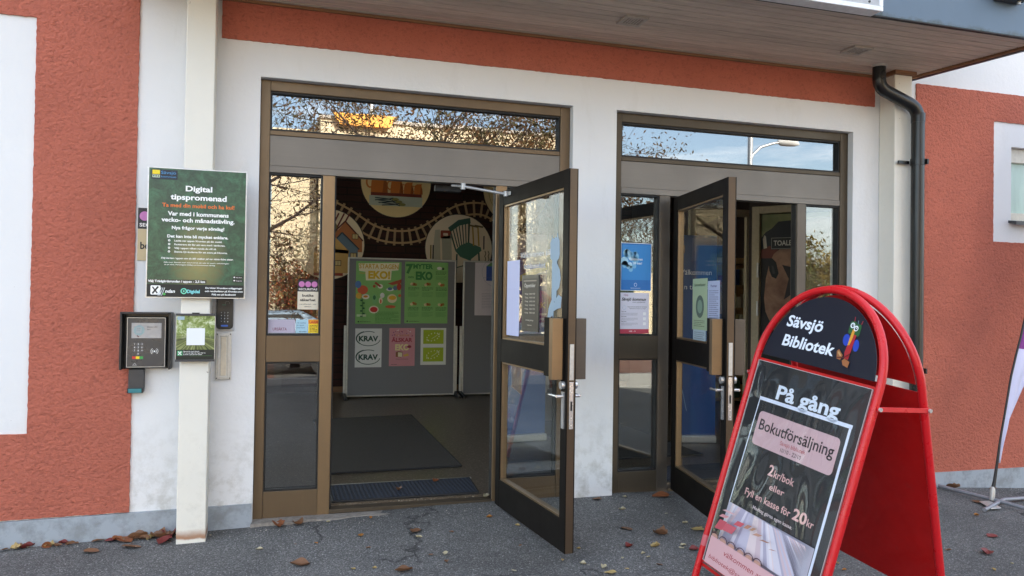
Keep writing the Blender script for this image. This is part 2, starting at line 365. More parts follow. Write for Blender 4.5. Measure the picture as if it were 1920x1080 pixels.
def roughpanel(x0, x1, z0, z1, y=-.012, cut=None):
    # a render panel with slightly wavering edges and a rolled front
    n = MB(); r = random.Random(int((x0+9)*77)); st = .02
    def edge(pts, out):
        res = []
        for (a, c), (d, e) in zip(pts, pts[1:]+pts[:1]):
            l = sqrt((d-a)**2+(e-c)**2); k = max(1, int(l/st)); nx_, ny_ = (e-c)/l, -(d-a)/l
            for i in range(k):
                t = i/k; j = r.uniform(-.002, .002) if i else 0
                res.append((a+(d-a)*t+nx_*j, c+(e-c)*t+ny_*j))
        return res
    pts = cut if cut else [(x0, z0), (x1, z0), (x1, z1), (x0, z1)]
    p = edge(pts, 1); k = len(p)
    n.add([(a, y, c) for a, c in p]+[(a, .004, c) for a, c in p], [tuple(range(k))]+[(i, k+i, k+(i+1) % k, (i+1) % k) for i in range(k)], M['red'])
    return n.build('roughcast_panel', LIB)
# left panel wraps the white field at the picture's edge
roughpanel(-3.1, -.795, .12, 3.9, cut=[(-3.1, .10), (-.795, .122), (-.795, 4.2), (-3.1, 4.2), (-3.1, 2.965), (-1.328, 2.965), (-1.328, .598), (-3.1, .598)])
roughpanel(-.34, 4.50, 2.962, 3.212)
roughpanel(4.911, 11, .05, 3.188, cut=[(4.911, .052), (11, .02), (11, 1.94), (5.715, 1.94), (5.715, 2.95), (11, 2.95), (11, 3.188), (4.911, 3.188)])
for x0, x1, z1 in ((-3.1, -.115, 0), (4.31, 11, 0)):
    b = MB(); zt = [.085, .128] if x0 < 0 else [.055, .035]
    b.add([(x0, -.022, -.9), (x1, -.022, -.9), (x1, .01, -.9), (x0, .01, -.9), (x0, -.022, zt[0]), (x1, -.022, zt[1]), (x1, .01, zt[1]), (x0, .01, zt[0])],
          [(0, 3, 2, 1), (4, 5, 6, 7), (0, 1, 5, 4), (1, 2, 6, 5), (2, 3, 7, 6), (3, 0, 4, 7)], M['plinth']).build('plinth', LIB)
b = MB(); b.box((1.957, -.006, -.3), (2.283, 0.002, 2.0), w)
# small window at the right
win = MB(); c = simple('cream_window_frame', (.66, .62, .52), .5)
win.box((5.925, .05, 2.125), (5.965, .12, 2.745), c).box((6.58, .05, 2.125), (6.615, .12, 2.745), c).box((5.965, .05, 2.125), (6.58, .12, 2.20), c).box((5.965, .05, 2.63), (6.58, .12, 2.745), c)
win = win.build('window', LIB, .004)
MB().box((5.965, .085, 2.20), (6.58, .095, 2.63), M['frosted']).build('pane', win)
s = MB(); s.add([(5.89, -.075, 2.085), (6.65, -.075, 2.085), (6.65, .05, 2.12), (5.89, .05, 2.12), (5.89, -.075, 2.115), (6.65, -.075, 2.115), (6.65, .05, 2.135), (5.89, .05, 2.135)],
      [(0, 3, 2, 1), (4, 5, 6, 7), (0, 1, 5, 4), (1, 2, 6, 5), (2, 3, 7, 6), (3, 0, 4, 7)], M['charcoal']); s.build('sill', win)
# unseen side windows, added on the left to let daylight into the hall
for k in range(4):
    y0 = 1.0+k*1.1; f = MB()
    for a, c_ in (((-3.1, y0, .35), (-3.04, y0+.06, 3.4)), ((-3.1, y0+1.04, .35), (-3.04, y0+1.1, 3.4)), ((-3.1, y0+.06, .35), (-3.04, y0+1.04, .41)), ((-3.1, y0+.06, 3.34), (-3.04, y0+1.04, 3.4))): f.box(a, c_, M['bronze'])
    f = f.build('window', LIB); MB().box((-3.08, y0+.06, .41), (-3.07, y0+1.04, 3.34), M['glass']).build('pane', f)
for k in range(2):  # unseen rear windows, added so bounced sun brightens the hall
    x0 = -2.95+k*1.13; f = MB()
    for a, c_ in (((x0, 6.18, .9), (x0+.06, 6.24, 3.45)), ((x0+1.07, 6.18, .9), (x0+1.13, 6.24, 3.45)), ((x0+.06, 6.18, .9), (x0+1.07, 6.24, .96)), ((x0+.06, 6.18, 3.39), (x0+1.07, 6.24, 3.45))): f.box(a, c_, M['bronze'])
    f = f.build('window', LIB); MB().box((x0+.06, 6.205, .96), (x0+1.07, 6.215, 3.39), M['glass']).build('pane', f)
# ------------------------------------------------------------------ hall inside
fl = N('hall_floor_stone'); v_ = fl.n('ShaderNodeTexVoronoi', Scale=110.0); fl.l(fl.tc.outputs['Object'], v_.inputs['Vector'])
se = fl.n('ShaderNodeSeparateColor'); fl.l(v_.outputs['Color'], se.inputs[0])
cc = fl.ramp(se.outputs[0], [(0, (.05, .038, .025)), (.6, (.10, .078, .055)), (.92, (.15, .12, .09)), (1, (.28, .25, .2))])
fl.col(cc); fl.set(Roughness=.33); M['hallfloor'] = fl.m
f = MB(); f.box((-2.9, .14, -.1), (11.7, 6.12, .06), M['hallfloor']); tag(f.build('hall_floor'), kind='structure')
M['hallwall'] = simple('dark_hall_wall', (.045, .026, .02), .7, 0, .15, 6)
M['hallceil'] = simple('hall_ceiling', (.72, .68, .60), .8)
f = MB(); f.box((-2.9, .26, 3.62), (11.7, 6.12, 3.7), M['hallceil']); tag(f.build('hall_ceiling'), kind='structure')
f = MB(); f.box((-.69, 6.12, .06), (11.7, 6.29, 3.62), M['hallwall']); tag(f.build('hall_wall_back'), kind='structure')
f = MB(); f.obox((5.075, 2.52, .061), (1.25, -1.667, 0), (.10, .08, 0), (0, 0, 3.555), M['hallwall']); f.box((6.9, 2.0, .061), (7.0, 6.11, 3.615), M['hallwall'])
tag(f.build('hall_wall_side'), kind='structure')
f = MB(); f.box((.6, 6.10, .06), (5.3, 6.12, .14), M['trim']); tag(f.build('skirting'), kind='structure')
# threshold stone
th = N('threshold_concrete'); th.col(th.ramp(th.noise(30, 6, .7), [(.3, (.16, .14, .12)), (.7, (.34, .31, .27))])); th.bump(th.noise(80, 5, .7), .5, .006); th.set(Roughness=.9)
for x0, x1 in ((-.12, 1.97), (2.28, 4.31)):
    b = MB(); k = 24
    for i in range(k):
        xa, xb = x0+(x1-x0)*i/k, x0+(x1-x0)*(i+1)/k; ja = .012*sin(i*1.9); jb = .012*sin((i+1)*1.9)
        b.add([(xa, -.055+ja, -.1), (xb, -.055+jb, -.1), (xb, .14, -.1), (xa, .14, -.1), (xa, -.035+ja, .012+.3*wp(xa)), (xb, -.035+jb, .012+.3*wp(xb)), (xb, .14, .02), (xa, .14, .02)],
              [(4, 5, 6, 7), (0, 1, 5, 4), (1, 2, 6, 5), (3, 0, 4, 7)], th.m)
    b.build('threshold_slab', LIB)
# ------------------------------------------------------------------ glazed entrances
def entrance(x0, x1, gx0, gx1, m1, m2, label):
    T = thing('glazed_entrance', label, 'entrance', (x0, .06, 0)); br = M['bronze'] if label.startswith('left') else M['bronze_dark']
    def P(mb, name, par=T, bev=.0025):
        mb.v = [(a-x0, b-.06, c) for a, b, c in mb.v] if par is T else mb.v
        return mb.build(name, par, bev)
    zB, zT = .012, 2.748
    f = MB(); ya, yb = .055, .135
    f.box((x0, ya, zB), (gx0-.001, yb, zT), br).box((gx1+.001, ya, zB), (x1, yb, zT), br).box((gx0-.001, ya+.001, 2.682), (gx1+.001, yb, zT-.001), br)
    f.box((gx0, ya+.002, 2.405), (gx1, yb, 2.436), br)
    fr = P(f, 'frame', T, .004)
    h = MB(); h.box((gx0, ya+.006, 2.215), (gx1, yb, 2.404), M['bronze_h']).box((gx0, ya+.001, 2.172), (gx1, yb, 2.214), M['bronze_h'])
    P(h, 'header_panel', T, .002)
    for a, c_ in m1, m2:
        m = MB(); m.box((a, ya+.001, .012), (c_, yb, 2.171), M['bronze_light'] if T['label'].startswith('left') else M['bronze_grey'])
        m.box((c_-.004 if (a, c_) == m1 else a-.004, ya+.02, .03), (c_+.010 if (a, c_) == m1 else a+.004, yb-.01, 2.168), M['blacktrim']); P(m, 'mullion')
    for a, c_ in ((gx0, m1[0]), (m2[1], gx1)):
        for za, zb in ((.985, 1.150), (.012, .178)): P(MB().box((a, ya+.003, za), (c_, yb-.002, zb), br), 'rail')
    def pane(a, c_, za, zb, mat, name='glass_pane'):
        g = MB(); t = .010
        g.box((a+t, .098, za+t), (c_-t, .104, zb-t), mat); g.v = [(p-x0, q-.06, r_) for p, q, r_ in g.v]; o = g.build(name, T)
        k = MB(); y0, y1 = ya+.012, .12
        for A, B in (((a, y0, za), (a+t, y1, zb)), ((c_-t, y0, za), (c_, y1, zb)), ((a+t, y0, za), (c_-t, y1, za+t)), ((a+t, y0, zb-t), (c_-t, y1, zb))): k.box(A, B, M['blacktrim'])
        k.v = [(p-x0, q-.06, r_) for p, q, r_ in k.v]; k.build('gasket', o)
    pane(gx0, gx1, 2.437, 2.681, M['glass_coated'])
    for a, c_ in ((gx0, m1[0]-.001), (m2[1]+.001, gx1)):
        pane(a, c_, 1.151, 2.170, M['glass_side']); pane(a, c_, .179, .984, M['glass_side'])
    st = MB(); st.box((m1[1], .05, .02), (m2[0], .14, .045), M['bronze_dark']); P(st, 'sill_strip')
    return T
E1 = entrance(-.11, 1.955, -.05, 1.882, (.277, .352), (1.425, 1.50), 'left bronze glazed entrance with its door open to the right against the white pier')
E2 = entrance(2.285, 4.305, 2.352, 4.232, (2.66, 2.745), (3.84, 3.918), 'right bronze glazed entrance with its door swung open behind the red stand')
# door leaves: local x runs from hinge to free edge, y up, z = the face seen from the camera (towards -x)
def leafmat(P, d): return frame4(P, (d[0], d[1], 0), (0, 0, 1))
def leaf(P, d, Lg, z0, z1, root, gz_, name_lab, bolts):
    Mw = leafmat((P[0], P[1], 0), d); D = bpy.data.objects.new('door', None)
    t = .055; k = MB(); dk = M['leaf_dark']; st = .075
    a, c_ = st, Lg-st
    hT = t/2
    def bx(x0, y0, x1, y1, za=-hT, zb=hT, m=dk): k.box((x0, y0, za), (x1, y1, zb), m)
    bx(0, z0, a, z1); bx(c_, z0, Lg-.004, z1)
    bx(a, z1-.095, c_, z1, -hT+.001, hT-.001); bx(a, z0, c_, z0+.175, -hT+.001, hT-.001); bx(a, .985, c_, 1.135, -hT+.001, hT-.001)
    k.box((Lg-.004, z0, -hT+.006), (Lg, z1, hT-.006), M['edge']); k.box((Lg-.004, z0, hT-.006), (Lg, z1, hT), M['leaf_dark']); k.box((Lg-.0035, z0, -hT), (Lg, z1, -hT+.006), M['leaf_dark'])
    bm_ = k.build('door', root, .002); bm_.matrix_parent_inverse = Matrix(); bm_.matrix_basis = root_inv(root) @ Mw
    D = bm_
    # glazing beads and panes
    for ya, yb in ((z0+.175, .985), (1.135, z1-.095)):
        g = MB(); g.box((a+.012, ya+.012, -.004), (c_-.012, yb-.012, .004), M['glass_door']); g.build('glass_pane', D)
        q = MB(); bl = M['bronze_light']
        for A, B in (((a, ya), (a+.012, yb)), ((c_-.012, ya), (c_, yb)), ((a+.012, ya), (c_-.012, ya+.012)), ((a+.012, yb-.012), (c_-.012, yb))):
            q.box((A[0], A[1], -hT+.008), (B[0], B[1], hT-.008), bl)
        q.build('glazing_bead', D, .001)
    # broad bronze grip plates on both faces
    for sgn in (1, -1):
        h = MB(); x0, x1 = Lg-.285, Lg-.03
        h.box((x0, .965, sgn*(hT+.001)), (x1, 1.30, sgn*(hT+.012)), dk)
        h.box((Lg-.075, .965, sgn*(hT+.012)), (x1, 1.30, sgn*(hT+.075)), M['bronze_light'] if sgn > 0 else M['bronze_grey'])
        h.build('pull_handle', D, .002)
    l = MB(); l.box((Lg+.0005, .70, -.012), (Lg+.004, .955, .012), M['chrome']); l.box((Lg+.0005, .965, -.012), (Lg+.005, 1.16, .012), M['steel'])
    l.box((Lg+.004, .80, -.006), (Lg+.006, .85, .006), M['blacktrim'])
    for zz in (.72, .76, .90, .94): l.cyl((Lg+.004, zz, 0), (Lg+.007, zz, 0), .004, M['steel'], 8)
    l.build('lock_plate', D, .001)
    for sgn in (1, -1):
        h = MB(); x = Lg-.037
        h.box((x-.014, .70, sgn*hT), (x+.014, .90, sgn*(hT+.008)), M['chrome']); h.cyl((x, .875, sgn*(hT+.008)), (x, .875, sgn*(hT+.042)), .009, M['chrome'])
        h.tube([(x+.005, .875, sgn*(hT+.042)), (x-.05, .875, sgn*(hT+.042)), (x-.11, .872, sgn*(hT+.036))], .008, M['chrome'])
        h.cyl((x, .935, sgn*hT), (x, .935, sgn*(hT+.02)), .022, M['chrome'])
        h.build('door_lever', D)
    for zz in bolts:
        h = MB(); h.cyl((-.012, zz-.06, -.02), (-.012, zz+.06, -.02), .012, M['edge']); h.box((-.045, zz-.028, -.05), (.03, zz+.028, -.026), M['edge']); h.build('hinge', D, .002)
    return D
def root_inv(r): return Matrix.Translation(-V(r.location))
d1 = V((.086, -1.08, 0)).normalized(); d2 = V((-.18, -.98, 0)).normalized()
DL1 = leaf((1.458, .005), d1, 1.085, .028, 2.118, E1, 0, '', (.3, 1.1, 1.9))
DL2 = leaf((2.775, .005), d2, 1.0, .05, 2.150, E2, 0, '', (.25, 1.78, 1.98))
m1w = leafmat((1.458, .005, 0), d1); m2w = leafmat((2.775, .005, 0), d2)
# closer arm of the left door
c = MB(); st = simple('closer_steel', (.38, .38, .38), .35, .5); A = V((1.11, .03, 2.15)); Bp = m1w @ V((.17, 2.085, .045)); Cp = V((1.165, -.06, 2.135))
c.tube([A, Cp], .008, st, 8); c.tube([Cp, Bp], .010, st, 10); c.cyl(Cp+V((0, 0, -.02)), Cp+V((0, 0, .02)), .017, st); c.cyl(Bp+V((0, 0, -.015)), Bp+V((0, 0, .018)), .016, st)
c.v = [(a+.11, b_-.06, z) for a, b_, z in c.v]; c.build('closer_arm', E1)
c = MB(); c.box((1.02, .14, 2.125), (1.20, .19, 2.165), M['rubber']); c.v = [(a+.11, b_-.06, z) for a, b_, z in c.v]; c.build('closer_body', E1, .003)
c = MB(); c.box((.12, 2.075, .029), (.22, 2.10, .036), M['steel']); c.build('closer_bracket', DL1, .001)
# ------------------------------------------------------------------ canopy
CAN = thing('entrance_canopy', 'flat canopy over the entrance with grey wood soffit and blue grey fascia', 'canopy', (0, 0, 3.214))
def cb(mb, name, bev=0, par=None):
    if par is None: mb.v = [(a, c1, z-3.214) for a, c1, z in mb.v]; par = CAN
    return mb.build(name, par, bev)
def sx(y): return 4.81+.19*(-y/1.03)
nb = 13; pitch = 1.0/nb
for i in range(nb):
    y0 = -.03-i*pitch; y1 = y0-pitch+.009; q = MB()
    q.add([(-.9, y1, 3.214), (sx(y1)-.03, y1, 3.214), (sx(y0)-.03, y0, 3.214), (-.9, y0, 3.214), (-.9, y1, 3.232), (sx(y1)-.03, y1, 3.232), (sx(y0)-.03, y0, 3.232), (-.9, y0, 3.232)],
          [(0, 3, 2, 1), (4, 5, 6, 7), (0, 1, 5, 4), (1, 2, 6, 5), (2, 3, 7, 6), (3, 0, 4, 7)], M['soffit'])
    cb(q, 'soffit_board', .0015)
q = MB(); q.box((-.9, -1.0, 3.234), (4.8, -.001, 3.28), M['rubber']); cb(q, 'backing_deck')
q = MB(); q.box((-.9, -1.055, 3.212), (5.015, -1.032, 4.05), M['fascia']); q.obox((sx(0), -.001, 3.218), (.19, -1.03, 0), (.022, 0, 0), (0, 0, .83), M['fascia'])
q.box((-.9, -1.05, 4.03), (5.0, -.001, 4.08), M['fascia']); cb(q, 'fascia', .003)
q = MB(); q.box((-.9, -1.06, 3.204), (5.02, -1.03, 3.2115), M['blacktrim']); cb(q, 'drip_edge')
q = MB(); q.obox((sx(0)-.035, -.002, 3.196), (.19, -1.02, 0), (.03, 0, 0), (0, 0, .0175), M['trim']); cb(q, 'side_trim')
q = MB(); q.obox((sx(0)-.004, -.002, 3.192), (.19, -1.03, 0), (.03, 0, 0), (0, 0, .024), M['darkpurple']); cb(q, 'side_flashing')
q = MB(); q.box((-.9, -.03, 3.188), (4.8, -.0145, 3.2125), M['trim']); q.box((-.9, -.05, 3.206), (4.8, -.0305, 3.2128), M['trimw']); cb(q, 'wall_trim')
for cx_ in (2.17, 3.92, .42):
    q = MB(); y = -.475
    for a, b_ in (((-.08, -.075), (.08, -.052)), ((-.08, .052), (.08, .075)), ((-.08, -.052), (-.058, .052)), ((.058, -.052), (.08, .052))):
        q.box((cx_+a[0], y+a[1], 3.199), (cx_+b_[0], y+b_[1], 3.2135), M['trimw'])
    o = cb(q, 'downlight', .002); q = MB(); q.box((cx_-.058, y-.052, 3.206), (cx_+.058, y+.052, 3.2095), simple('ribbed_lens', (.34, .33, .29), .25))
    for k in range(6): q.box((cx_-.055+k*.019, y-.05, 3.204), (cx_-.049+k*.019, y+.05, 3.206), M['trimw'])
    q.v = [(a, c1, z-3.214) for a, c1, z in q.v]; q.build('lens', o)
def post(x0, x1, y0, y1, zb):
    q = MB(); z = zb+.0; q.box((x0, y0, z), (x1, y1, 3.2), M['post']); o = cb(q, 'post', .006); return o
PL = post(-.518, -.36, -.2, -.04, -.05)
q = MB(); q.v = []; q.box((-.535, -.215, 3.185), (-.345, -.02, 3.2125), M['trim']); cb(q, 'post_cap')
post(4.55, 4.715, -.165, -.003, -.12)
q = MB(); q.box((4.53, -.19, 3.182), (4.735, -.003, 3.2125), M['trim']); cb(q, 'post_cap')
# downpipe
DP = thing('downpipe', 'black steel downpipe with a double bend in front of the right canopy post', 'drainpipe', (4.72, -.23, 0))
q = MB(); X = 4.705; Yp = -.235; pts = []
def arcpts(a, b_, c_, n=7):
    return [V(a)*(1-t)**2+V(b_)*2*t*(1-t)+V(c_)*t*t for t in [i/n for i in range(n+1)]]
pts = [V((4.335, Yp, 3.21)), V((4.335, Yp, 3.13))]+arcpts((4.335, Yp, 3.11), (4.335, Yp, 3.045), (4.40, Yp, 3.02))+arcpts((4.62, Yp, 2.945), (X, Yp, 2.915), (X, Yp, 2.82))+[V((X, Yp, 2.6)), V((X, Yp, gz(X, -.2)+.02))]
q.tube(pts, .048, M['pipe'], 20); q.tube([(4.335, Yp, 3.213), (4.335, Yp, 3.195)], .056, M['steel'], 20)
for zz in (2.84, ): q.tube([(X, Yp, zz+.035), (X, Yp, zz-.035)], .051, M['pipe'], 20)
q.v = [(a-4.72, b_+.23, z) for a, b_, z in q.v]; q.build('pipe', DP)
for zz in (2.50, .9):
    q = MB(); q.tube([(X, Yp, zz+.025), (X, Yp, zz-.025)], .0535, M['pipe'], 20); q.box((4.56, -.2, zz-.012), (4.66, -.185, zz+.012), M['pipe']); q.box((X+.03, Yp-.062, zz-.02), (X+.045, Yp-.03, zz+.02), M['pipe'])
    q.v = [(a-4.72, b_+.23, z) for a, b_, z in q.v]; q.build('bracket', DP, .001)
# light box sign on the fascia
S = thing('lightbox_sign', 'white framed lightbox sign mounted on the blue grey canopy fascia', 'sign', M4=front(3.515, -1.055, 3.19))
q = MB(); q.box((-2.6, 0, .006), (0, .75, .10), simple('white_cabinet', (.74, .76, .78), .4)); q.build('cabinet', S, .012)
q = MB(); wh = simple('white_sign_border', (.8, .82, .84), .35)
for A, B in (((-2.6, 0), (0, .03)), ((-2.6, .72), (0, .75)), ((-2.6, .03), (-2.57, .72)), ((-.028, .03), (0, .72))): q.box((*A, .101), (*B, .112), wh)
q.build('border', S, .003); MB().box((-2.57, .03, .101), (-.028, .72, .106), simple('grey_sign_face', (.42, .43, .44), .4)).build('face', S)
q = MB(); q.cyl((-.10, .05, .106), (-.10, .05, .112), .007, M['black']); q.build('screw', S)
F = thing('fascia_lamp', 'small dark lamp fitting fixed high on the canopy fascia near its right end', 'lamp', M4=front(4.52, -1.055, 3.42))
MB().box((-.02, 0, 0), (.20, .12, .10), M['charcoal']).build('housing', F, .01); MB().cyl((.15, -.001, .05), (.15, -.02, .05), .012, M['steel']).build('cable_gland', F)
# ------------------------------------------------------------------ things fixed to the left post and wall
BD = simple('board_edge_aluminium', (.55, .56, .57), .35, .7)
def foliage_print(name, dark, mid, warm, cx, cy, rad):
    n = N(name); f = n.noise(14, 8, .72, .8); g2 = n.noise(60, 4, .7)
    a = n.ramp(f, [(.3, dark), (.52, mid), (.75, tuple(min(1, x*2.2) for x in mid))])
    a = n.mix(n.ramp(g2, [(.45, 0), (.7, .45)]), a, tuple(x*.5 for x in dark))
    sep = n.n('ShaderNodeSeparateXYZ'); n.l(n.tc.outputs['Object'], sep.inputs[0])
    dx = n.math('DIVIDE', n.math('SUBTRACT', sep.outputs['X'], cx), rad[0]); dy = n.math('DIVIDE', n.math('SUBTRACT', sep.outputs['Y'], cy), rad[1])
    d = n.math('SQRT', n.math('ADD', n.math('MULTIPLY', dx, dx), n.math('MULTIPLY', dy, dy)))
    a = n.mix(n.ramp(n.math('ADD', d, n.math('MULTIPLY', f, .5)), [(.25, .85), (1.15, 0)]), a, warm)
    n.col(a); n.set(Roughness=.3); return n.m
def board(name, label, cat, x, y, z, w_, h, mat, t=.006, edge=.006):
    T = thing(name, label, cat, M4=front(x, y, z)); MB().box((0, 0, 0), (w_, h, t), BD).build('backing', T, .001)
    MB().box((edge, edge, t), (w_-edge, h-edge, t+.0015), mat).build('printed_face', T); return T, t+.0015
W1 = 'f4f6f4'
T, z0 = board('information_board', 'green forest poster board titled Digital tipspromenad on the cream post', 'poster', -.70, -.225, 1.378, .53, .742,
    foliage_print('forest_print', (.008, .032, .019), (.024, .088, .044), (.32, .27, .09), .27, .22, (.22, .34)))
A = Art(z0+.0006)
A.rect(.018, .672, .155, .727, '10222e'); A.layer(); A.rect(.023, .700, .062, .724, 'e8d020'); A.rect(.023, .681, .062, .697, 'b8c8b0'); A.layer()
for i in range(3): A.rect(.027+i*.012, .686, .034+i*.012, .693, '33402a')
A.text('Sävsjö', .068, .703, .017, '4a8fc4', 'l', .078); A.text('kommun', .068, .683, .011, '4a8fc4', 'l', .078)
for t, v, h, w_, c, b_ in (('Digital', .612, .030, .142, W1, .03), ('tipspromenad', .562, .030, .30, W1, .03), ('Ta med din mobil och ha kul!', .518, .021, .385, 'e8742a', .02),
    ('Var med i kommunens', .470, .023, .325, W1, .03), ('vecko- och månadstävling.', .434, .023, .39, W1, .03), ('Nya frågor varje söndag!', .392, .018, .28, W1, .03), ('Det kan inte bli mycket enklare.', .344, .016, .325, W1, .03)):
    A.text(t, .27, v, h, c, 'c', w_, b_)
for i, t in enumerate(('Ladda ner appen Xrundan på din mobil.', 'Registrera dig för att vara med i tävlingen.', 'Välj i appen vilken runda du vill gå.', 'Skanna Qr-koderna för att svara på frågorna.')):
    A.text(t, .145, .322-i*.021, .0095, W1, 'l', (.255, .272, .225, .285)[i], .02); A.disc(.118, .327-i*.021, .006, W1); 
A.layer()
for i in range(4): A.disc(.118, .327-i*.021, .0025, '234a30')
A.text('Följ kartan i appen om du blir osäker på var nästa fråga sitter.', .27, .222, .0095, W1, 'c', .385, .02, .25)
A.text('Alla som lämnat svar med minst ett rätt är med i utlottningen', .265, .200, .006, W1, 'c', .35, .01, .25); A.text('av en vinst. Föreningars tävling och kommunens tävling.', .23, .187, .006, W1, 'c', .27, .01, .25)
A.rect(.006, .085, .32, .105, '3d3a2a'); A.rect(.006, .006, .524, .078, '0c120f'); A.layer()
A.text('Välj Trädgårdsrundan i appen - 2,5 km', .012, .089, .0125, W1, 'l', .30, .03)
A.rrect(.026, .018, .078, .070, .006, W1); A.layer(); A.line([(.036, .024), (.066, .064)], .009, '16181a'); A.line([(.036, .062), (.062, .026)], .007, '16181a')
for k in range(3): A.line([(.066+k*.009, .012), (.082+k*.009, .058)], .0035, 'c9d0d4')
A.disc(.098, .022, .007, '4caf50'); A.layer(); A.text('ndan', .102, .030, .018, W1, 'l', .052, .03, .2)
A.ring(.200, .040, .014, .014, .006, '7fe0c0'); A.disc(.200, .040, .005, '7fe0c0'); A.text('Digidel', .217, .030, .018, '7fd4d8', 'l', .068, .04)
for i, t in enumerate(('Du hittar Xrundans anläggningar', 'och resultatlistor på Xrundan.com', 'Följ oss på facebook!')): A.text(t, .415, .056-i*.0185, .009, W1, 'c', (.2, .205, .13)[i], .03)
for k in range(2): A.rect(.462, .098+k*.019, .516, .113+k*.019, '0a0c0c')
A.layer()
for k in range(2): A.disc(.470, .1055+k*.019, .004, W1); A.text(('Google Play', 'App Store')[k], .478, .102+k*.019, .005, W1, 'l', .034, .01)
A.build('lettering', T)
# small board with the code left out
n = N('tree_canopy_print'); sep = n.n('ShaderNodeSeparateXYZ'); n.l(n.tc.outputs['Object'], sep.inputs[0])
ang = n.math('ARCTAN2', n.math('SUBTRACT', sep.outputs['X'], .105), n.math('SUBTRACT', .14, sep.outputs['Y']))
wv = n.n('ShaderNodeTexNoise', Scale=1.0, Detail=4.0, Roughness=.7); cmb = n.n('ShaderNodeCombineXYZ'); n.l(n.math('MULTIPLY', ang, 9), cmb.inputs[0]); n.l(n.math('MULTIPLY', sep.outputs['Y'], 4), cmb.inputs[1]); n.l(cmb.outputs[0], wv.inputs['Vector'])
low = n.ramp(wv.outputs['Fac'], [(.38, (.02, .03, .01)), (.55, (.16, .2, .06)), (.72, (.6, .62, .3))])
hi = n.ramp(n.noise(26, 7, .7, .6), [(.32, (.05, .09, .02)), (.5, (.22, .30, .07)), (.68, (.75, .78, .62))])
n.col(n.mix(n.ramp(sep.outputs['Y'], [(.12, 0), (.16, 1)]), low, hi)); n.set(Roughness=.3)
T, z0 = board('trail_marker_board', 'small forest photo board with blank white square below the green board', 'sign', -.538, -.225, 1.022, .21, .262, n.m, .008, .003)
A = Art(z0+.0005); A.rect(.003, .003, .207, .062, '161c14'); A.rect(.008, .232, .045, .252, '9db8c4'); A.rrect(.058, .088, .155, .185, .002, 'e9edf2'); A.layer()
A.rrect(.010, .028, .038, .056, .003, '3c9a62'); A.layer(); A.line([(.016, .033), (.032, .051)], .005, W1); A.line([(.016, .051), (.032, .033)], .005, W1)
for k, (t, w_) in enumerate((('Skanna koden i appen Xrundan', .085), ('och svara på frågan. Fler frågor hittar du', .118), ('på kartan. Lycka till med rundan!', .10))): A.text(t, .042, .050-k*.009, .0055, W1, 'l', w_, .01)
A.rect(.08, .026, .195, .0275, '4b7a4a'); A.build('lettering', T)
q = MB()
for y in (-.006, .256): q.box((0, y, 0), (.21, y+.012, .016), M['charcoal'])
q.box((.085, .267, -.004), (.125, .274, .018), M['black']); q.build('clamp_strip', T, .001); T['label'] = 'small forest photo board clamped low on the cream post under the green board'
# payment terminal
T = thing('payment_terminal', 'black wall mounted card payment terminal with keypad and grey screen', 'terminal', M4=front(-.85, 0, .825))
q = MB(); q.box((0, .135, 0), (.272, .468, .018), M['black']); q.box((0, .135, .018), (.012, .468, .105), M['black']).box((.260, .135, .018), (.272, .468, .105), M['black']).box((.012, .456, .018), (.260, .468, .115), M['black'])
q.build('hood', T, .003)
q = MB(); q.obox((.028, .142, .018), (.216, 0, 0), (0, .30, 0), (0, 0, .052), M['charcoal']); q.build('body', T, .008)
q = MB(); q.box((.033, .147, .0702), (.239, .437, .0722), M['steel']); q.build('rim', T, .002)
q = MB(); q.box((.037, .151, .0724), (.235, .433, .0745), simple('terminal_front', (.05, .05, .053), .3)); q.build('front_plate', T, .002)
q = MB(); q.box((.058, .316, .0748), (.218, .405, .0765), simple('lcd_screen', (.36, .36, .37), .2)); q.build('screen', T, .001)
A = Art(.077, .0005); A.disc(.098, .362, .030, '8fa6a8'); A.layer(); A.rrect(.082, .345, .112, .380, .004, 'a5adad'); A.line([(.086, .372), (.108, .372)], .002, '7d9294'); A.line([(.086, .362), (.104, .362)], .002, '7d9294')
A.line([(.088, .332), (.098, .323)], .005, '5a3334'); A.text('Skanna ditt', .140, .378, .008, '4c4c4c', 'l', .055, .01); A.text('kort', .140, .364, .008, '4c4c4c', 'l', .02, .01)
A.z = .0749
for i, d in enumerate('1234567890'):
    x = .076+(i % 3)*.0195; y = .278-(i//3)*.019
    if d == '0': x = .0955; y = .221
    A.ring(x, y+.004, .0085, .008, .0007, '8a8a8a', n=4+8); A.text(d, x, y, .009, 'e4e4e4', 'c', None, .02)
for k, c in enumerate(('d23b30', 'f2d21c', '3f9f4c')): A.rect(.064+k*.0195, .196, .083+k*.0195, .211, c)
cx_, cy_ = .182, .240
A.disc(cx_, cy_, .0045, W1)
for r_ in (.011, .019):
    A.ring(cx_, cy_, r_, r_, .0022, W1, -55, 55); A.ring(cx_, cy_, r_, r_, .0022, W1, 125, 235)
A.ring(cx_, cy_, .027, .027, .0006, '5a5a5a'); A.poly([(.065, .158), (.091, .158), (.078, .175)], '9a9a9a'); A.layer(); A.poly([(.073, .162), (.083, .162), (.078, .169)], '1a1a1a'); A.build('markings', T)
q = MB(); q.box((.042, .02, .004), (.125, .134, .05), M['charcoal']); q.obox((.038, .0, .006), (.086, 0, 0), (0, .028, 0), (0, -.004, .058), M['black']); q.build('scanner', T, .004)
q = MB(); q.obox((.046, -.0005, .0655), (.070, 0, 0), (0, .024, 0), (0, 0, .0015), simple('scanner_lens', (.06, .22, .24), .1)); q.build('scanner_lens', T)
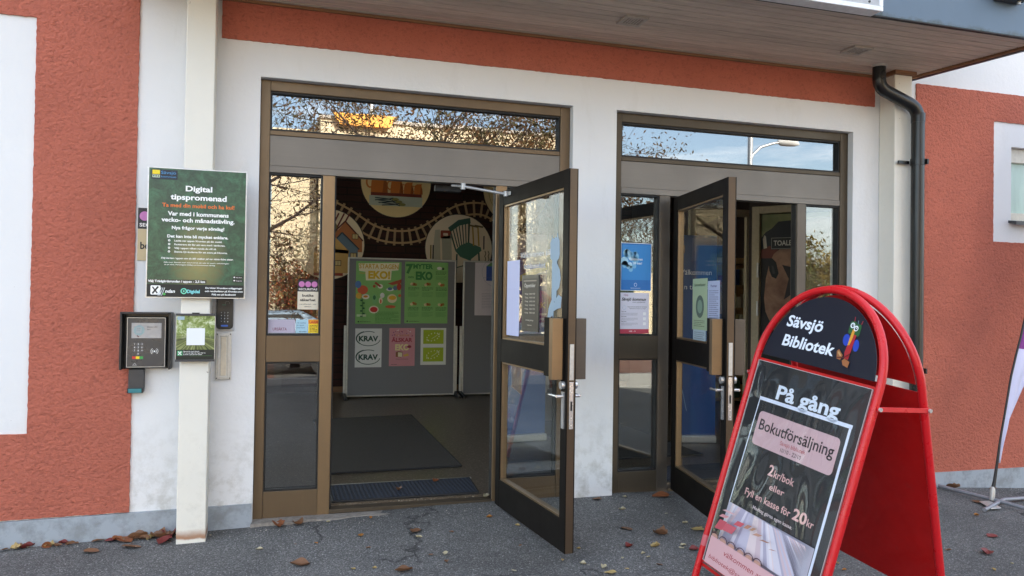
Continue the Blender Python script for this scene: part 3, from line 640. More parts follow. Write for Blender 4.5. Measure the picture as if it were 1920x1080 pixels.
# wall sign behind the green board
def securitas(T, w_, h, z, low):
    A = Art(z); A.rect(0, h*.60, w_, h, '16141a'); A.rect(0, 0, w_, h*.595, 'c9b48c' if low is None else 'ded6c2'); A.layer()
    for k in range(3): A.disc(w_*(.19+.31*k), h*.845, w_*.145, 'c678b4')
    A.text('SECURITAS', w_/2, h*.645, h*.065, 'efe9e4', 'c', w_*.9, .02)
    if low is None: A.text('bevakas', w_/2, h*.22, h*.13, '1b1a1a', 'c', w_*.84, .03)
    else:
        A.text('butiks', w_/2, h*.43, h*.085, '1b1a1a', 'c', w_*.55, .03); A.text('säkerhet', w_/2, h*.28, h*.085, '1b1a1a', 'c', w_*.76, .03)
        A.text('certifierad - vid', w_/2, h*.16, h*.035, '1b1a1a', 'c', w_*.8, .01); A.text('väktare', w_/2, h*.08, h*.035, '1b1a1a', 'c', w_*.35, .01)
    A.build('lettering', T)
T = thing('security_sign', 'beige and black security sign half hidden behind the green board', 'sign', M4=front(-.782, 0, 1.596)); MB().box((0, 0, 0), (.19, .31, .006), M['cream']).build('plate', T, .001); securitas(T, .19, .31, .0066, None)
# code lock and lit call panel
T = thing('code_lock', 'black rounded keypad lock on a white back plate right of the cream post', 'keypad', M4=front(-.342, 0, 1.185))
MB().box((-.004, .0, 0), (.108, .215, .012), simple('white_plate', (.62, .63, .65), .4)).build('back_plate', T, .003)
q = MB(); p = []
for cx_, cy_, a in ((.08, .028, -90), (.08, .20, 0), (.024, .20, 90), (.024, .028, 180)): p += [(cx_+.02*cos(R(a+t)), cy_+.02*sin(R(a+t))) for t in (0, 30, 60, 90)]
q.prism(p, .022, M['black'], .012); q.build('body', T, .004)
A = Art(.0346); A.ring(.066, .165, .012, .012, .0015, '77797c', -20, 200); A.rect(.036, .152, .058, .158, '2d5a4a'); A.rrect(.032, .024, .072, .034, .003, '3f6fd0'); A.layer()
for i in range(4):
    for j in range(3): A.text('123456789*0#'[i*3+j], .034+j*.018, .105-i*.018, .007, 'c8d4dc', 'c', None, .02)
A.build('markings', T)
T = thing('call_panel', 'slim stainless steel panel with cream light strip beside the cream post', 'panel', M4=front(-.338, 0, .886))
MB().box((0, 0, 0), (.09, .286, .014), M['steel']).build('plate', T, .004); q = MB()
for A_, B_ in (((.012, .012), (.022, .274)), ((.068, .012), (.078, .274)), ((.022, .012), (.068, .024)), ((.022, .262), (.068, .274))): q.box((*A_, .014), (*B_, .022), M['steel'])
q.build('rim', T, .002); MB().box((.030, .026, .014), (.060, .260, .018), M['cream']).build('strip', T, .002); q = MB()
for x in (.008, .082):
    for y in (.01, .276): q.cyl((x, y, .014), (x, y, .017), .004, M['charcoal'], 8)
q.build('screws', T)
# ------------------------------------------------------------------ prints on the glass
def sheet(name, label, cat, Mw, w_, h, base, art=None, group=None):
    T = thing(name, label, cat, M4=Mw, group=group); MB().box((0, 0, 0), (w_, h, .0008), pc(base, .5)).build('sheet', T)
    if art: A = Art(.0013, .0004); art(A); A.build('print', T)
    return T
zg = .0965
T = thing('security_sticker', 'beige security sticker with pink dots on the left side pane', 'sticker', M4=front(.135, zg, 1.315)); MB().box((0, 0, 0), (.127, .19, .0006), pc('ded6c2')).build('sheet', T); securitas(T, .127, .19, .001, 1)
sheet('apology_note', 'pale lilac note reading URSÄKTA at the foot of the left side pane', 'note', front(-.042, zg, 1.165), .165, .085, 'b9b2c6', lambda A: A.text('URSÄKTA', .03, .016, .018, '7d3248', 'l', .085, .01))
def nt_(A):
    for i, t in enumerate(('Här inomhus', 'du tipset', 'med kort')): A.text(t, .006, .060-i*.015, .010, '2f5f86', 'l', (.055, .045, .05)[i], .0, .2)
    A.text('Håll avstånd', .02, .006, .007, '203c6a', 'l', .045, .02)
sheet('small_blue_note', 'small pale blue notice between the lilac note and the yellow sticker', 'note', front(.128, zg, 1.165), .074, .085, 'a8cfe0', nt_)
def al_(A):
    A.rect(0, .058, .064, .085, 'f4a21c'); A.layer(); A.text('LARM', .032, .062, .017, 'b8261c', 'c', .052, .03); A.fake(.008, .046, .048, 5, .009, .004, '7a5a10', random.Random(3))
sheet('alarm_sticker', 'yellow LARM alarm sticker in the corner of the left side pane', 'sticker', front(.205, zg, 1.165), .064, .085, 'f2d028', al_)
def bl_(A):
    A.rrect(.004, .004, .286, .396, .004, '1f6fb8'); A.layer(); A.rect(.012, .09, .278, .385, '2a86cc'); A.layer()
    r = random.Random(5)
    for i in range(16): A.disc(.08+r.uniform(-.05, .06), .235+r.uniform(-.06, .09), r.uniform(.015, .04), '6fb4dd' if i % 2 else '9fd0ea', n=10)
    A.layer(); A.text('Välkommen', .14, .255, .022, 'e8f2f8', 'c', .13, .01); A.text('in till oss!', .14, .222, .020, 'e8f2f8', 'c', .12, .01)
    A.ring(.14, .05, .012, .014, .003, 'dfe9f2'); A.text('Sävsjö kommun', .14, .018, .009, 'dfe9f2', 'c', .09)
sheet('welcome_poster', 'blue welcome poster in the narrow pane left of the right hand door', 'poster', front(2.375, zg, 1.475), .243, .345, 'dfe8ee', lambda A: (bl_(A), [setattr(A, 'v', [(x*.838, y*.862, z) for x, y, z in A.v])]))
def wp_(A):
    A.text('Hjälp', .03, .272, .013, '8c2f6a', 'l', .035); A.text('Sävsjö kommun', .012, .238, .021, '17181c', 'l', .195, .03, .3); A.text('mot pandemin', .10, .222, .011, '4b4b55', 'l', .10)
    A.ring(.035, .187, .014, .014, .0015, '8fb6cc'); A.text('Skapa ditt kontaktnät för framtiden', .06, .190, .007, '333338', 'l', .155, .01); A.text('Välkommen med en ny vinge!', .075, .178, .006, '333338', 'l', .13, .01)
    for k in range(3): A.text(('Vad du gör', 'Din insats', 'Svara här nu')[k], .012, .156-k*.036, .007, '45454c', 'l', .04, .02); A.fake(.012, .146-k*.036, .13, 3, .007, .0022, '8a8a93', random.Random(k)); A.rrect(.185, .132-k*.036, .207, .154-k*.036, .002, 'f2f2f4')
    A.rect(0, 0, .232, .032, 'b83a50'); A.layer(); A.text('108 - 9', .10, .012, .009, 'f0e4e4', 'c', .05, .02)
sheet('pandemic_notice', 'white printed notice with red foot under the blue welcome poster', 'notice', front(2.372, zg, 1.165), .232, .295, 'd9d6e2', wp_)
# on the left door (local x from hinge, z towards the camera side)
def ondoor(m, x, z, off=.0062): return m @ Matrix.Translation((x, z, off))
sheet('blank_paper', 'tall white sheet taped to the glass of the left door', 'paper', ondoor(m1w, .118, 1.165), .215, .485, 'c9cdf0', lambda A: (A.rect(.0, .30, .215, .3015, 'b2b6de'), A.rect(.10, 0, .1012, .485, 'b8bce2')))
T = thing('opening_hours_sign', 'narrow black Öppettider sign with white lettering on the left door', 'sign', M4=ondoor(m1w, .395, 1.205, .005))
MB().box((0, 0, 0), (.262, .345, .010), M['black']).build('frame', T, .002); A = Art(.0108); A.rect(.02, .02, .242, .325, '2e2823'); A.layer(); A.rect(.03, .305, .232, .313, '8b8176'); A.text('Öppettider', .131, .270, .022, 'e6dfd4', 'c', .17, .0)
for i, (a, b_) in enumerate((('Måndag', '10.00-19.00'), ('Tisdag', '10.00-17.00'), ('Onsdag', '10.00-19.00'), ('Torsdag', '10.00-17.00'), ('Fredag', '10.00-17.00'), ('Lördag', '10.00-13.00'))):
    A.text(a, .055, .225-i*.023, .009, 'd8d0c4', 'l', .05); A.text(b_, .125, .225-i*.023, .009, 'd8d0c4', 'l', .085)
A.text('Söndag stängt', .131, .065, .009, 'd8d0c4', 'c', .12); A.text('Välkommen', .131, .035, .008, 'd8d0c4', 'c', .07); A.build('lettering', T)
T = thing('bird_decal', 'pale blue bird shaped decal on the left door pane seen from behind', 'decal', M4=ondoor(m1w, .765, 1.30, .005))
q = Art(0); pb = '8fa9bd'
q.poly([(.035, .34), (.03, .43), (.05, .452), (.05, .475), (.063, .455), (.085, .45), (.098, .46), (.12, .452), (.128, .49), (.137, .455), (.155, .435), (.16, .36), (.15, .335), (.125, .32), (.125, .30), (.06, .30), (.06, .325)], pb)
q.layer(); q.poly([(.058, .31), (.125, .31), (.165, .27), (.178, .22), (.16, .17), (.125, .15), (.125, .09), (.06, .09), (.058, .15)], pb); q.layer()
q.poly([(.06, .10), (.10, .085), (.15, .13), (.195, .115), (.185, .055), (.14, .05), (.09, .035), (.085, -.02), (.075, .01), (.0, -.02), (.02, .05)], pb); q.build('decal', T)
T = thing('door_lettering', 'white welcome lettering across the upper glass of the left door', 'lettering', M4=ondoor(m1w, .33, 1.60, .005)); A = Art(0)
A.text('Välkommen till', .24, .06, .035, 'dfe4ec', 'c', .46); A.text('biblioteket', .24, -.01, .032, 'b9c4de', 'c', .32); A.build('print', T)
# papers on the right door
sheet('green_notice', 'pale green notice with round picture on the glass of the right door', 'notice', ondoor(m2w, .36, 1.215), .27, .34, 'b4c7a0', lambda A: (A.text('Sommarläsning', .135, .29, .018, '4a5f3c', 'c', .2, .02), A.disc(.14, .155, .075, '52685a'), A.layer(), A.disc(.14, .155, .045, '8aa58c'), A.fake(.03, .06, .2, 4, .012, .004, '5b6b50', random.Random(1))))
sheet('white_list', 'white printed list beside the green notice on the right door', 'notice', ondoor(m2w, .64, 1.20), .20, .335, 'c3cbe6', lambda A: (A.text('Program', .1, .295, .016, '4a4a88', 'c', .1, .02), A.fake(.02, .27, .16, 18, .013, .004, '6a6f9a', random.Random(2))))
sheet('hanging_slip', 'small white slip hanging lowest on the right door glass', 'note', ondoor(m2w, .38, 1.142, .0075), .23, .075, 'bccfd8', lambda A: A.fake(.02, .055, .19, 4, .013, .004, '6b7d88', random.Random(8)))
# ------------------------------------------------------------------ hall furnishings
def mat_(name, label, pts, c, rough, scn, h=.012, rib=None):
    n = N(name+'_pile'); f = n.n('ShaderNodeTexWave', Scale=scn); f.bands_direction = 'X'; n.l(n.tc.outputs['Object'], f.inputs['Vector'])
    f.inputs['Distortion'].default_value = 3.5; f.inputs['Detail Scale'].default_value = 6
    n.col(n.mix(f.outputs['Fac'], tuple(x*.45 for x in c), tuple(x*1.7 for x in c))); n.bump(n.math('ADD', f.outputs['Fac'], n.noise(160, 3, .6)), .7, .006); n.set(Roughness=rough)
    T = thing(name, label, 'mat', (pts[0][0], pts[0][1], .06)); q = MB(); p0 = pts[0]; P = [(x-p0[0], y-p0[1]) for x, y in pts]; q.prism(P, h, n.m, .0005); q.build('pile', T, .002)
    b_ = MB()
    for (a, c1), (d, e) in zip(P, P[1:]+P[:1]): b_.tube([(a, c1, .006), (d, e, .006)], .009, M['rubber'], 6)
    b_.build('border', T); return T
mat_('entrance_mat', 'blue black ribbed mat just inside the left doorway', [(.385, .16), (1.36, .17), (1.40, .60), (.385, .58)], (.014, .020, .034), .85, 11)
mat_('entrance_mat', 'grey textured runner mat beyond the ribbed mat in the left hall', [(.42, .98), (1.44, 1.02), (1.50, 3.75), (.42, 3.6)], (.050, .042, .032), .95, 45)
mat_('entrance_mat', 'dark ribbed mat just inside the right doorway', [(2.42, .16), (3.82, .16), (3.82, .62), (2.42, .62)], (.016, .02, .03), .85, 11)
mat_('entrance_mat', 'grey runner mat further inside behind the right door', [(2.60, 1.0), (3.60, 1.0), (3.60, 3.0), (2.60, 3.0)], (.045, .042, .038), .95, 60)
q = MB(); q.box((.36, .605, .061), (1.42, .63, .068), M['steel']); tag(q.build('mat_well_strip'), 'thin metal strip along the inner edge of the ribbed mat', 'metal strip')
# mural: brown planks with pictures and a railway
MU = thing('mural', 'dark mural of brown bricks with round pictures and a winding railway track', 'mural', M4=front(.10, 6.10, .14))
n = N('mural_brick_print'); bt = n.n('ShaderNodeTexBrick', Scale=1.0); n.l(n.tc.outputs['Object'], bt.inputs['Vector'])
for k, v in (('Color1', (.045, .012, .008, 1)), ('Color2', (.030, .009, .006, 1)), ('Mortar', (.008, .005, .004, 1)), ('Mortar Size', .008), ('Brick Width', .42), ('Row Height', .10)): bt.inputs[k].default_value = v
n.col(n.mix(n.ramp(n.noise(9, 6, .6, sc=(1, 6, 1)), [(.3, 0), (.7, .6)]), bt.outputs['Color'], (.014, .007, .006))); n.set(Roughness=.6, Specular_IOR_Level=.25)
MB().box((0, 0, 0), (5.25, 3.45, .01), n.m).build('panel', MU)
def mu(x, z): return x-.10, z-.14
A = Art(.0112, .0009); cols = ('e8d3a6', 'efe1c4')
def circ(x, z, r, c):
    a, b_ = mu(x, z); A.disc(a, b_, r+.012, '2b1a14', n=48); A.layer(); A.disc(a, b_, r, c, n=48); A.layer(); return a, b_
def tw(c1, c2=None):
    t = [mu(*p) for p in c1]; return t
# railway
rail = [(-.3, 2.95), (.15, 2.80), (.65, 2.68), (.95, 2.55), (1.30, 2.34), (1.62, 2.27), (1.95, 2.31), (2.25, 2.48), (2.55, 2.68), (2.90, 2.73), (3.2, 2.60), (3.6, 2.35), (4.1, 2.2), (4.8, 2.3)]
def cr_(P, n=6):
    o = []
    for i in range(1, len(P)-2):
        for k in range(n):
            t = k/n; a, b_, c, d = [V((*p, 0)) for p in P[i-1:i+3]]
            o.append(.5*((2*b_)+(-a+c)*t+(2*a-5*b_+4*c-d)*t*t+(-a+3*b_-3*c+d)*t**3))
    return o
cl = cr_(rail); t1, t2 = [], []
for i, p in enumerate(cl):
    d = (cl[min(i+1, len(cl)-1)]-cl[max(i-1, 0)]).normalized(); nn = V((-d.y, d.x, 0)); t1.append(mu(*(p+nn*.085)[:2])); t2.append(mu(*(p-nn*.085)[:2]))
    if i % 2 == 0:
        a = p+nn*.125; b_ = p-nn*.125; A.line([mu(a.x, a.y), mu(b_.x, b_.y)], .034, '9a7f5c')
A.layer(); A.line(t1, .028, 'b08f64'); A.line(t2, .028, 'b08f64'); A.layer()
# jugs circle
x, y = circ(1.63, 3.05, .50, 'e9cf95')
A.rect(x-.36, y-.20, x+.37, y-.155, '7a2f1c'); A.rect(x-.38, y-.34, x+.38, y-.20, 'b9bfae'); A.layer()
def jug(px, py, s, c='d0762a'):
    A.poly([(px-.11*s, py), (px+.11*s, py), (px+.10*s, py+.12*s), (px+.075*s, py+.22*s), (px+.09*s, py+.26*s), (px-.04*s, py+.25*s), (px-.09*s, py+.21*s), (px-.105*s, py+.12*s)], c)
    A.ring(px-.12*s, py+.13*s, .045*s, .07*s, .022*s, c, 60, 300, 10); A.layer(); A.poly([(px+.04*s, py+.0), (px+.11*s, py), (px+.10*s, py+.12*s), (px+.06*s, py+.2*s)], 'a85a1c')
jug(x-.24, y-.155, 1.1); jug(x+.01, y-.155, .85); jug(x+.18, y-.155, .65); jug(x+.32, y-.155, .58)
A.line([(x-.42, y+.13), (x-.30, y+.11), (x-.12, y+.12), (x+.0, y+.09)], .022, '4a2416'); A.line([(x+.08, y+.14), (x+.40, y+.09)], .03, '8f7034'); A.line([(x+.12, y+.22), (x+.42, y+.19)], .03, '8f7034'); A.line([(x+.12, y+.24), (x+.14, y+.02)], .05, '6c5230')
A.layer(); A.text('F', x+.255, y+.05, .06, '3a2a1c')
for k in range(3):
    py = y-.245-k*.035; px = x-.1+k*.05; A.line([(px-.2, py+.015), (px, py), (px+.06, py+.02)], .014, '24363e'); A.line([(px-.2, py-.02), (px, py), (px+.06, py-.02)], .014, '24363e'); A.disc(px+.09, py, .05, '8d8a50', .022)
A.layer()
# chair circle
x, y = circ(2.565, 2.13, .50, 'dfcdb2'); g_ = '335a4c'; g2 = '2a4a40'
A.poly([(x-.17, y+.30), (x-.02, y+.42), (x+.16, y+.46), (x+.17, y+.38), (x-.0, y+.34), (x-.13, y+.24)], g_)
for k in range(6): A.line([(x-.10+k*.048, y+.30+k*.02), (x-.02+k*.032, y+.02)], .016, g2)
A.line([(x-.14, y+.27), (x-.05, y-.02)], .022, g2); A.line([(x+.15, y+.40), (x+.14, y+.06)], .022, g2)
for a, b_ in (((-.03, -.08), (-.05, -.55)), ((.12, -.18), (.13, -.6)), ((.30, -.05), (.33, -.5)), ((.17, -.1), (.17, -.45))): A.line([(x+a[0], y+a[1]), (x+b_[0], y+b_[1])], .024, g2)
A.line([(x-.04, y-.28), (x+.32, y-.18)], .014, g2); A.line([(x+.13, y-.32), (x+.32, y-.2)], .014, g2); A.layer()
A.poly([(x-.06, y-.03), (x+.02, y+.05), (x+.14, y+.10), (x+.33, y+.03), (x+.34, y-.02), (x+.16, y-.17), (x+.02, y-.12)], '3c6a58'); A.layer()
A.poly([(x-.36, y+.26), (x-.29, y+.27), (x-.27, y-.33), (x-.42, y-.33)], 'b4ae98'); A.poly([(x-.26, y+.16), (x-.12, y+.2), (x-.10, y-.3), (x-.24, y-.33)], 'a9a592')
A.rrect(x-.28, y+.14, x-.13, y+.26, .02, '8f3a24'); A.layer(); A.rrect(x-.24, y+.18, x-.17, y+.22, .01, 'dfcdb2')
for dx in (.22, .30): A.line([(x+dx, y+.05), (x+dx-.02, y+.33)], .022, 'b08a3c'); A.line([(x+dx-.07, y+.35), (x+dx+.06, y+.33)], .026, '6a5a34')
for dx, c in ((.375, '3a3036'), (-.42, '7c6a2c'), (-.385, '2e2430')): A.line([(x+dx, y+.2-(.16 if dx < 0 else 0)), (x+dx, y-.0-(.16 if dx < 0 else 0))], .02, c)
for dx in (.40, .45):
    for k in range(6): A.line([(x+dx+(.008 if k % 2 else -.008), y-.02-k*.04), (x+dx-(.008 if k % 2 else -.008), y-.06-k*.04)], .012, '4d4628')
A.layer()
# village circle
x, y = circ(.70, 2.13, .49, 'e2cfae')
for k in range(5): A.line([(x-.1+k*.07, y+.24), (x-.02+k*.075, y+.44)], .022, '6a2018')
A.disc(x+.0, y+.22, .12, '7a6a34'); A.layer(); A.poly([(x+.02, y+.08), (x+.22, y+.32), (x+.46, y+.06), (x+.46, y-.1), (x+.02, y-.1)], 'b06a3a'); A.line([(x+.0, y+.10), (x+.22, y+.33), (x+.47, y+.06)], .02, '5a2018'); A.layer()
A.poly([(x+.05, y+.0), (x+.18, y+.16), (x+.40, y-.05), (x+.40, y-.33), (x+.05, y-.33)], '5d7382'); A.line([(x+.05, y+.02), (x+.18, y+.17), (x+.42, y-.06)], .02, '2c3a44'); A.layer()
A.poly([(x-.2, y-.06), (x+.07, y+.12), (x+.27, y-.08), (x+.27, y-.40), (x-.2, y-.40)], 'c79c58'); A.line([(x-.2, y-.08), (x+.28, y-.10)], .05, 'a67a3a'); A.layer()
for a, b_ in ((-.01, -.01), (.13, -.26), (-.08, -.26), (.36, .12), (.34, -.15)): A.rrect(x+a-.045, y+b_-.04, x+a+.045, y+b_+.04, .004, '6a4a24'); A.layer(); A.rect(x+a-.035, y+b_-.03, x+a-.003, y+b_+.03, 'c9b27a'); A.rect(x+a+.003, y+b_-.03, x+a+.035, y+b_+.03, 'c9b27a')
A.rect(x-.2, y-.44, x+.2, y-.40, '8a3420')
x, y = circ(3.42, 3.02, .50, 'e0c896'); 
for k in range(5): A.ring(x, y, .1+.08*k, .07+.09*k, .008, 'a88a50', 100, 250)
A.build('painting', MU)
# display boards
GB = simple('grey_board_felt', (.205, .205, .215), .9, 0, .06, 200); AL = simple('white_aluminium_frame', (.60, .58, .53), .4, .2)
def dboard(x, y, label, w_=1.42, z=.10):
    T = thing('display_board', label, 'display board', M4=front(x, y, 0)); h0, h1 = z, 1.905
    q = MB(); q.box((0, h0, -.02), (w_, h1, .02), GB); q.build('panel', T)
    q = MB(); q.box((-.02, h0-.02, -.024), (w_+.02, h0, .024), AL).box((-.02, h1, -.024), (w_+.02, h1+.02, .024), AL).box((-.02, h0, -.024), (0, h1, .024), AL).box((w_, h0, -.024), (w_+.02, h1, .024), AL); q.build('frame', T, .006)
    for xx in (-.055, w_+.022): MB().box((xx, .07, -.02), (xx+.03, 1.02, .02), AL).build('leg', T, .003)
    for xx in (-.04, w_+.037):
        f = MB(); f.add([(xx-.02, .061, -.28), (xx+.02, .061, -.28), (xx+.02, .061, .28), (xx-.02, .061, .28), (xx-.015, .085, -.28), (xx+.015, .085, -.28), (xx+.015, .085, .28), (xx-.015, .085, .28), (xx-.015, .13, -.03), (xx+.015, .13, -.03), (xx+.015, .13, .03), (xx-.015, .13, .03)],
              [(0, 1, 2, 3), (0, 4, 5, 1), (2, 6, 7, 3), (0, 3, 7, 11, 8, 4), (1, 5, 9, 10, 6, 2), (4, 8, 9, 5), (8, 11, 10, 9), (11, 7, 6, 10)], M['black']); f.build('foot', T)
    return T
dboard(.93, 5.40, 'left grey display board carrying green and pink posters')
dboard(2.49, 5.38, 'grey display board with one large white sheet, partly behind the open left door', 1.2)
def pin(x, z, dy=.0): return front(x, 5.379-dy, z)
GR = '83bb6b'
def p_a(A):
    r = random.Random(4)
    A.poly([(.03, .80), (.57, .82), (.56, .72), (.47, .71), (.46, .585), (.13, .575), (.12, .69), (.04, .70)], 'ece4c4'); A.layer()
    A.text('STARTA DAGEN', .30, .735, .062, 'd2a92a', 'c', .52, .02); A.text('med', .085, .66, .03, 'd2a92a', 'c', .08, .0, .3); A.text('EKO!', .305, .605, .095, 'd8b41c', 'c', .29, .05)
    for x, y, a, b_, c in ((.09, .45, .07, .06, 'cf5a34'), (.03, .52, .04, .05, '4a78b4'), (.13, .36, .05, .035, 'e6e2d2'), (.13, .362, .03, .015, 'd88a2a'), (.25, .33, .035, .07, '7ebc78'), (.245, .35, .02, .03, '2d6f3e'), (.35, .38, .03, .035, 'e9e9e4'), (.48, .34, .065, .06, 'e8d8b4'), (.485, .35, .05, .03, 'e6b428'),
        (.45, .46, .05, .022, 'dfe4e0'), (.45, .47, .03, .02, '4a6a94'), (.52, .48, .03, .03, '5b7690'), (.33, .31, .025, .045, 'ece4c8'), (.33, .30, .012, .03, 'd9652a'), (.24, .19, .065, .052, 'e9e2cc'), (.24, .19, .05, .036, 'c42a24'), (.46, .23, .07, .02, 'c4552a'), (.57, .50, .03, .05, 'b43c28'), (.32, .50, .035, .03, 'e8e4d6'), (.24, .50, .02, .02, 'a8522a'), (.58, .38, .02, .02, 'd0652c'), (.04, .37, .04, .04, 'e0b040')):
        A.disc(x, y, a, c, b_, 14); A.layer()
    A.poly([(.42, .54), (.60, .60), (.60, .55), (.48, .52)], 'a84a2a'); A.poly([(.26, .56), (.34, .50), (.31, .49), (.24, .54)], '9c3f24')
    for k in range(7): A.disc(.075+(k % 2)*.03, .10+k*.035, .018, '2d6f3e', .012, 8); A.line([(.09, .09), (.09, .33)], .006, '2d6f3e')
    A.fake(.26, .155, .31, 9, .017, .006, '3f8438', r); A.rect(.015, .095, .14, .125, 'c9dfb4'); A.disc(.04, .028, .010, '1d3a22'); A.fake(.06, .024, .14, 1, .1, .006, '1d3a22', r)
def p_b(A):
    d = '2c7d3a'; r = random.Random(9)
    A.text('7', .06, .68, .115, d, 'c', None, .06); A.text('MYTER', .245, .74, .062, d, 'c', .27, .04); A.text('om', .08, .61, .035, d, 'c', .075, .03); A.text('EKO', .26, .595, .10, d, 'c', .23, .06)
    for c_ in range(3):
        for rw in range(2):
            x = .045+c_*.19; y = .53-rw*.27
            for k in range(3): A.disc(x+.05+k*.025, y+r.uniform(-.01, .01), .022, ('e8d7a4', 'c4652a', '9c7f36')[k], .02, 10)
            A.fake(x, y-.05, .15, 3, .017, .007, '2c6a30', r); A.fake(x, y-.11, .15, 6, .012, .0035, '4a8a44', r)
    A.disc(.47, .75, .035, 'e4e8dc', .022); A.disc(.52, .745, .018, '2d4a30'); A.fake(.42, .70, .15, 3, .017, .007, '2c6a30', r); A.fake(.42, .64, .15, 5, .012, .0035, '4a8a44', r)
    A.disc(.04, .028, .010, '1d3a22'); A.fake(.06, .024, .14, 1, .1, .006, '1d3a22', r)
def p_c(A):
    for y in (.135, .38):
        A.ring(.175, y, .155, .095, .009, '1f4a40', 60, 350, 36); A.ring(.165, y+.004, .15, .092, .014, '1f4a40', 110, 230, 20); A.text('KRAV', .175, y-.032, .066, '1f4a40', 'c', .255, .045)
def p_d(A):
    r = random.Random(6)
    for i in range(26): A.disc(r.uniform(.03, .31), r.uniform(.40, .49), r.uniform(.004, .010), r.choice(('a8324a', 'e8d9e0', '8c4a84')), n=8)
    A.text('Naturligt', .17, .40, .030, 'c98a70', 'c', .2, .02, 0, .0); A.text('ÄLSKAR', .17, .325, .052, 'a82c42', 'c', .28, .03); A.text('EKO', .175, .215, .075, 'e9dca0', 'c', .19, .05)
    A.poly([(.09, .125), (.16, .115), (.18, .13), (.18, .19), (.12, .20), (.09, .185)], '8a5a30'); A.poly([(.20, .125), (.27, .14), (.25, .17), (.19, .15)], 'd8b050'); A.layer(); A.poly([(.12, .125), (.175, .122), (.175, .18), (.12, .185)], 'e8ddb8')
    A.disc(.27, .26, .03, '8c2038', .02, 9); A.fake(.09, .095, .17, 2, .012, .004, '8c5a6a', r); A.fake(.03, .02, .08, 1, .012, .005, '5a2c3a', r); A.ring(.17, .26, .168, .258, .004, 'e6cfc4', 0, 0, 1)
def p_e(A):
    for y in (.045, .285):
        A.rect(.035, y, .315, y+.19, 'a3b81c'); A.layer()
        for k in range(12):
            a = R(30*k+15); cx_, cy_ = .17+.085*cos(a)*1.0, y+.095+.05*sin(a)+.02*cos(a)
            A.poly([(cx_+.010*cos(a2), cy_+.010*sin(a2)) for a2 in [R(90+72*j*2) for j in range(5)]], 'f0f4dc')
        A.line([(.15, y+.07), (.20, y+.10), (.265, y+.15)], .004, 'f0f4dc'); A.line([(.08, y+.04), (.11, y+.055)], .005, 'f0f4dc')
sheet('breakfast_poster', 'green poster headed STARTA DAGEN med EKO on the left board', 'poster', pin(1.015, 1.045), .60, .83, GR, p_a)
sheet('myths_poster', 'green poster headed 7 MYTER OM EKO on the left board', 'poster', pin(1.665, 1.055), .59, .83, GR, p_b)
sheet('logo_sheet', 'white sheet with two oval KRAV marks below the green posters', 'poster', pin(1.018, .468), .35, .515, 'dfe1e0', p_c)
sheet('pink_poster', 'pink ÄLSKAR EKO poster in the middle of the lower row', 'poster', pin(1.468, .48), .345, .51, 'cf8f98', p_d)
sheet('leaf_mark_sheet', 'white sheet with two lime green leaf marks in the lower row', 'poster', pin(1.892, .492), .35, .50, 'e2e4dc', p_e)
def p_f(A):
    A.rect(.12, .52, .50, .525, '9aa0b8'); A.rect(.16, .48, .48, .68, '3456a8'); A.poly([(.16, .68), (.48, .68), (.48, .75), (.22, .73)], '5a8a5a'); A.rect(.12, .35, .50, .352, '9aa0b8'); A.fake(.10, .30, .40, 10, .022, .006, 'a8a2ac', random.Random(3)); A.ring(.3, .6, .2, .2, .003, '8a90a8')
sheet('plan_sheet', 'large pale sheet with a blue and green plan on the right board', 'poster', front(2.63, 5.354, 1.17), .60, .73, 'd9d0d6', p_f)
# toilet door
dr = V((.60, -.80, 0)).normalized(); P0 = V((5.05, 2.41, .06))
T = thing('toilet_door', 'hall door with a cow photograph and a TOALETT sign in a pale frame', 'door', M4=frame4(P0, dr, (0, 0, 1)))
pf = simple('pale_door_frame', (.50, .41, .27), .5); q = MB(); q.box((0, 0, -.04), (.085, 2.40, .04), pf).box((.085, 2.32, -.04), (1.02, 2.40, .04), pf).box((1.02, 0, -.04), (1.10, 2.40, .04), pf); q.build('frame', T, .006)
n = N('grass_bokeh_print'); n.col(n.ramp(n.noise(4, 4, .5), [(.3, (.10, .12, .03)), (.7, (.28, .28, .11))])); n.set(Roughness=.35); q = MB(); q.box((.095, .02, -.02), (1.01, 2.31, .005), n.m); q.build('door_leaf', T)
n = N('cow_coat'); n.col(n.ramp(n.noise(5, 6, .6, .5), [(.3, (.20, .085, .045)), (.7, (.46, .25, .15))])); n.set(Roughness=.4); cow = n.m
A = Art(.0058, .0008); A.poly([(.10, 1.70), (.20, 1.78), (.34, 1.83), (.50, 1.93), (1.0, 1.98), (1.0, 1.5), (.10, 1.5)], '14161f'); A.layer()
A.poly([(.10, 1.52), (.3, 1.58), (.5, 1.56), (1.0, 1.60), (1.0, .02), (.10, .02)], '1b120e'); A.layer(); A.poly([(.10, 1.52), (.30, 1.58), (.50, 1.52), (.46, 1.40), (.10, 1.40)], '6d2d1c'); A.layer()
A.poly([(.14, 1.68), (.17, 1.74), (.21, 1.72), (.24, 1.55), (.16, 1.54)], 'c9bfae')
A.poly([(.30, 1.33), (.40, 1.46), (.60, 1.56), (.85, 1.58), (.95, 1.3), (.9, .9), (.78, .35), (.62, .22), (.44, .32), (.22, .62), (.18, .82), (.22, 1.1)], cow); A.layer()
A.poly([(.28, 1.36), (.36, 1.40), (.46, 1.34), (.52, 1.18), (.46, 1.10), (.36, 1.13), (.30, 1.22)], '0e0b0b'); A.layer(); A.poly([(.35, 1.30), (.40, 1.28), (.44, 1.18), (.38, 1.17)], '3a3434')
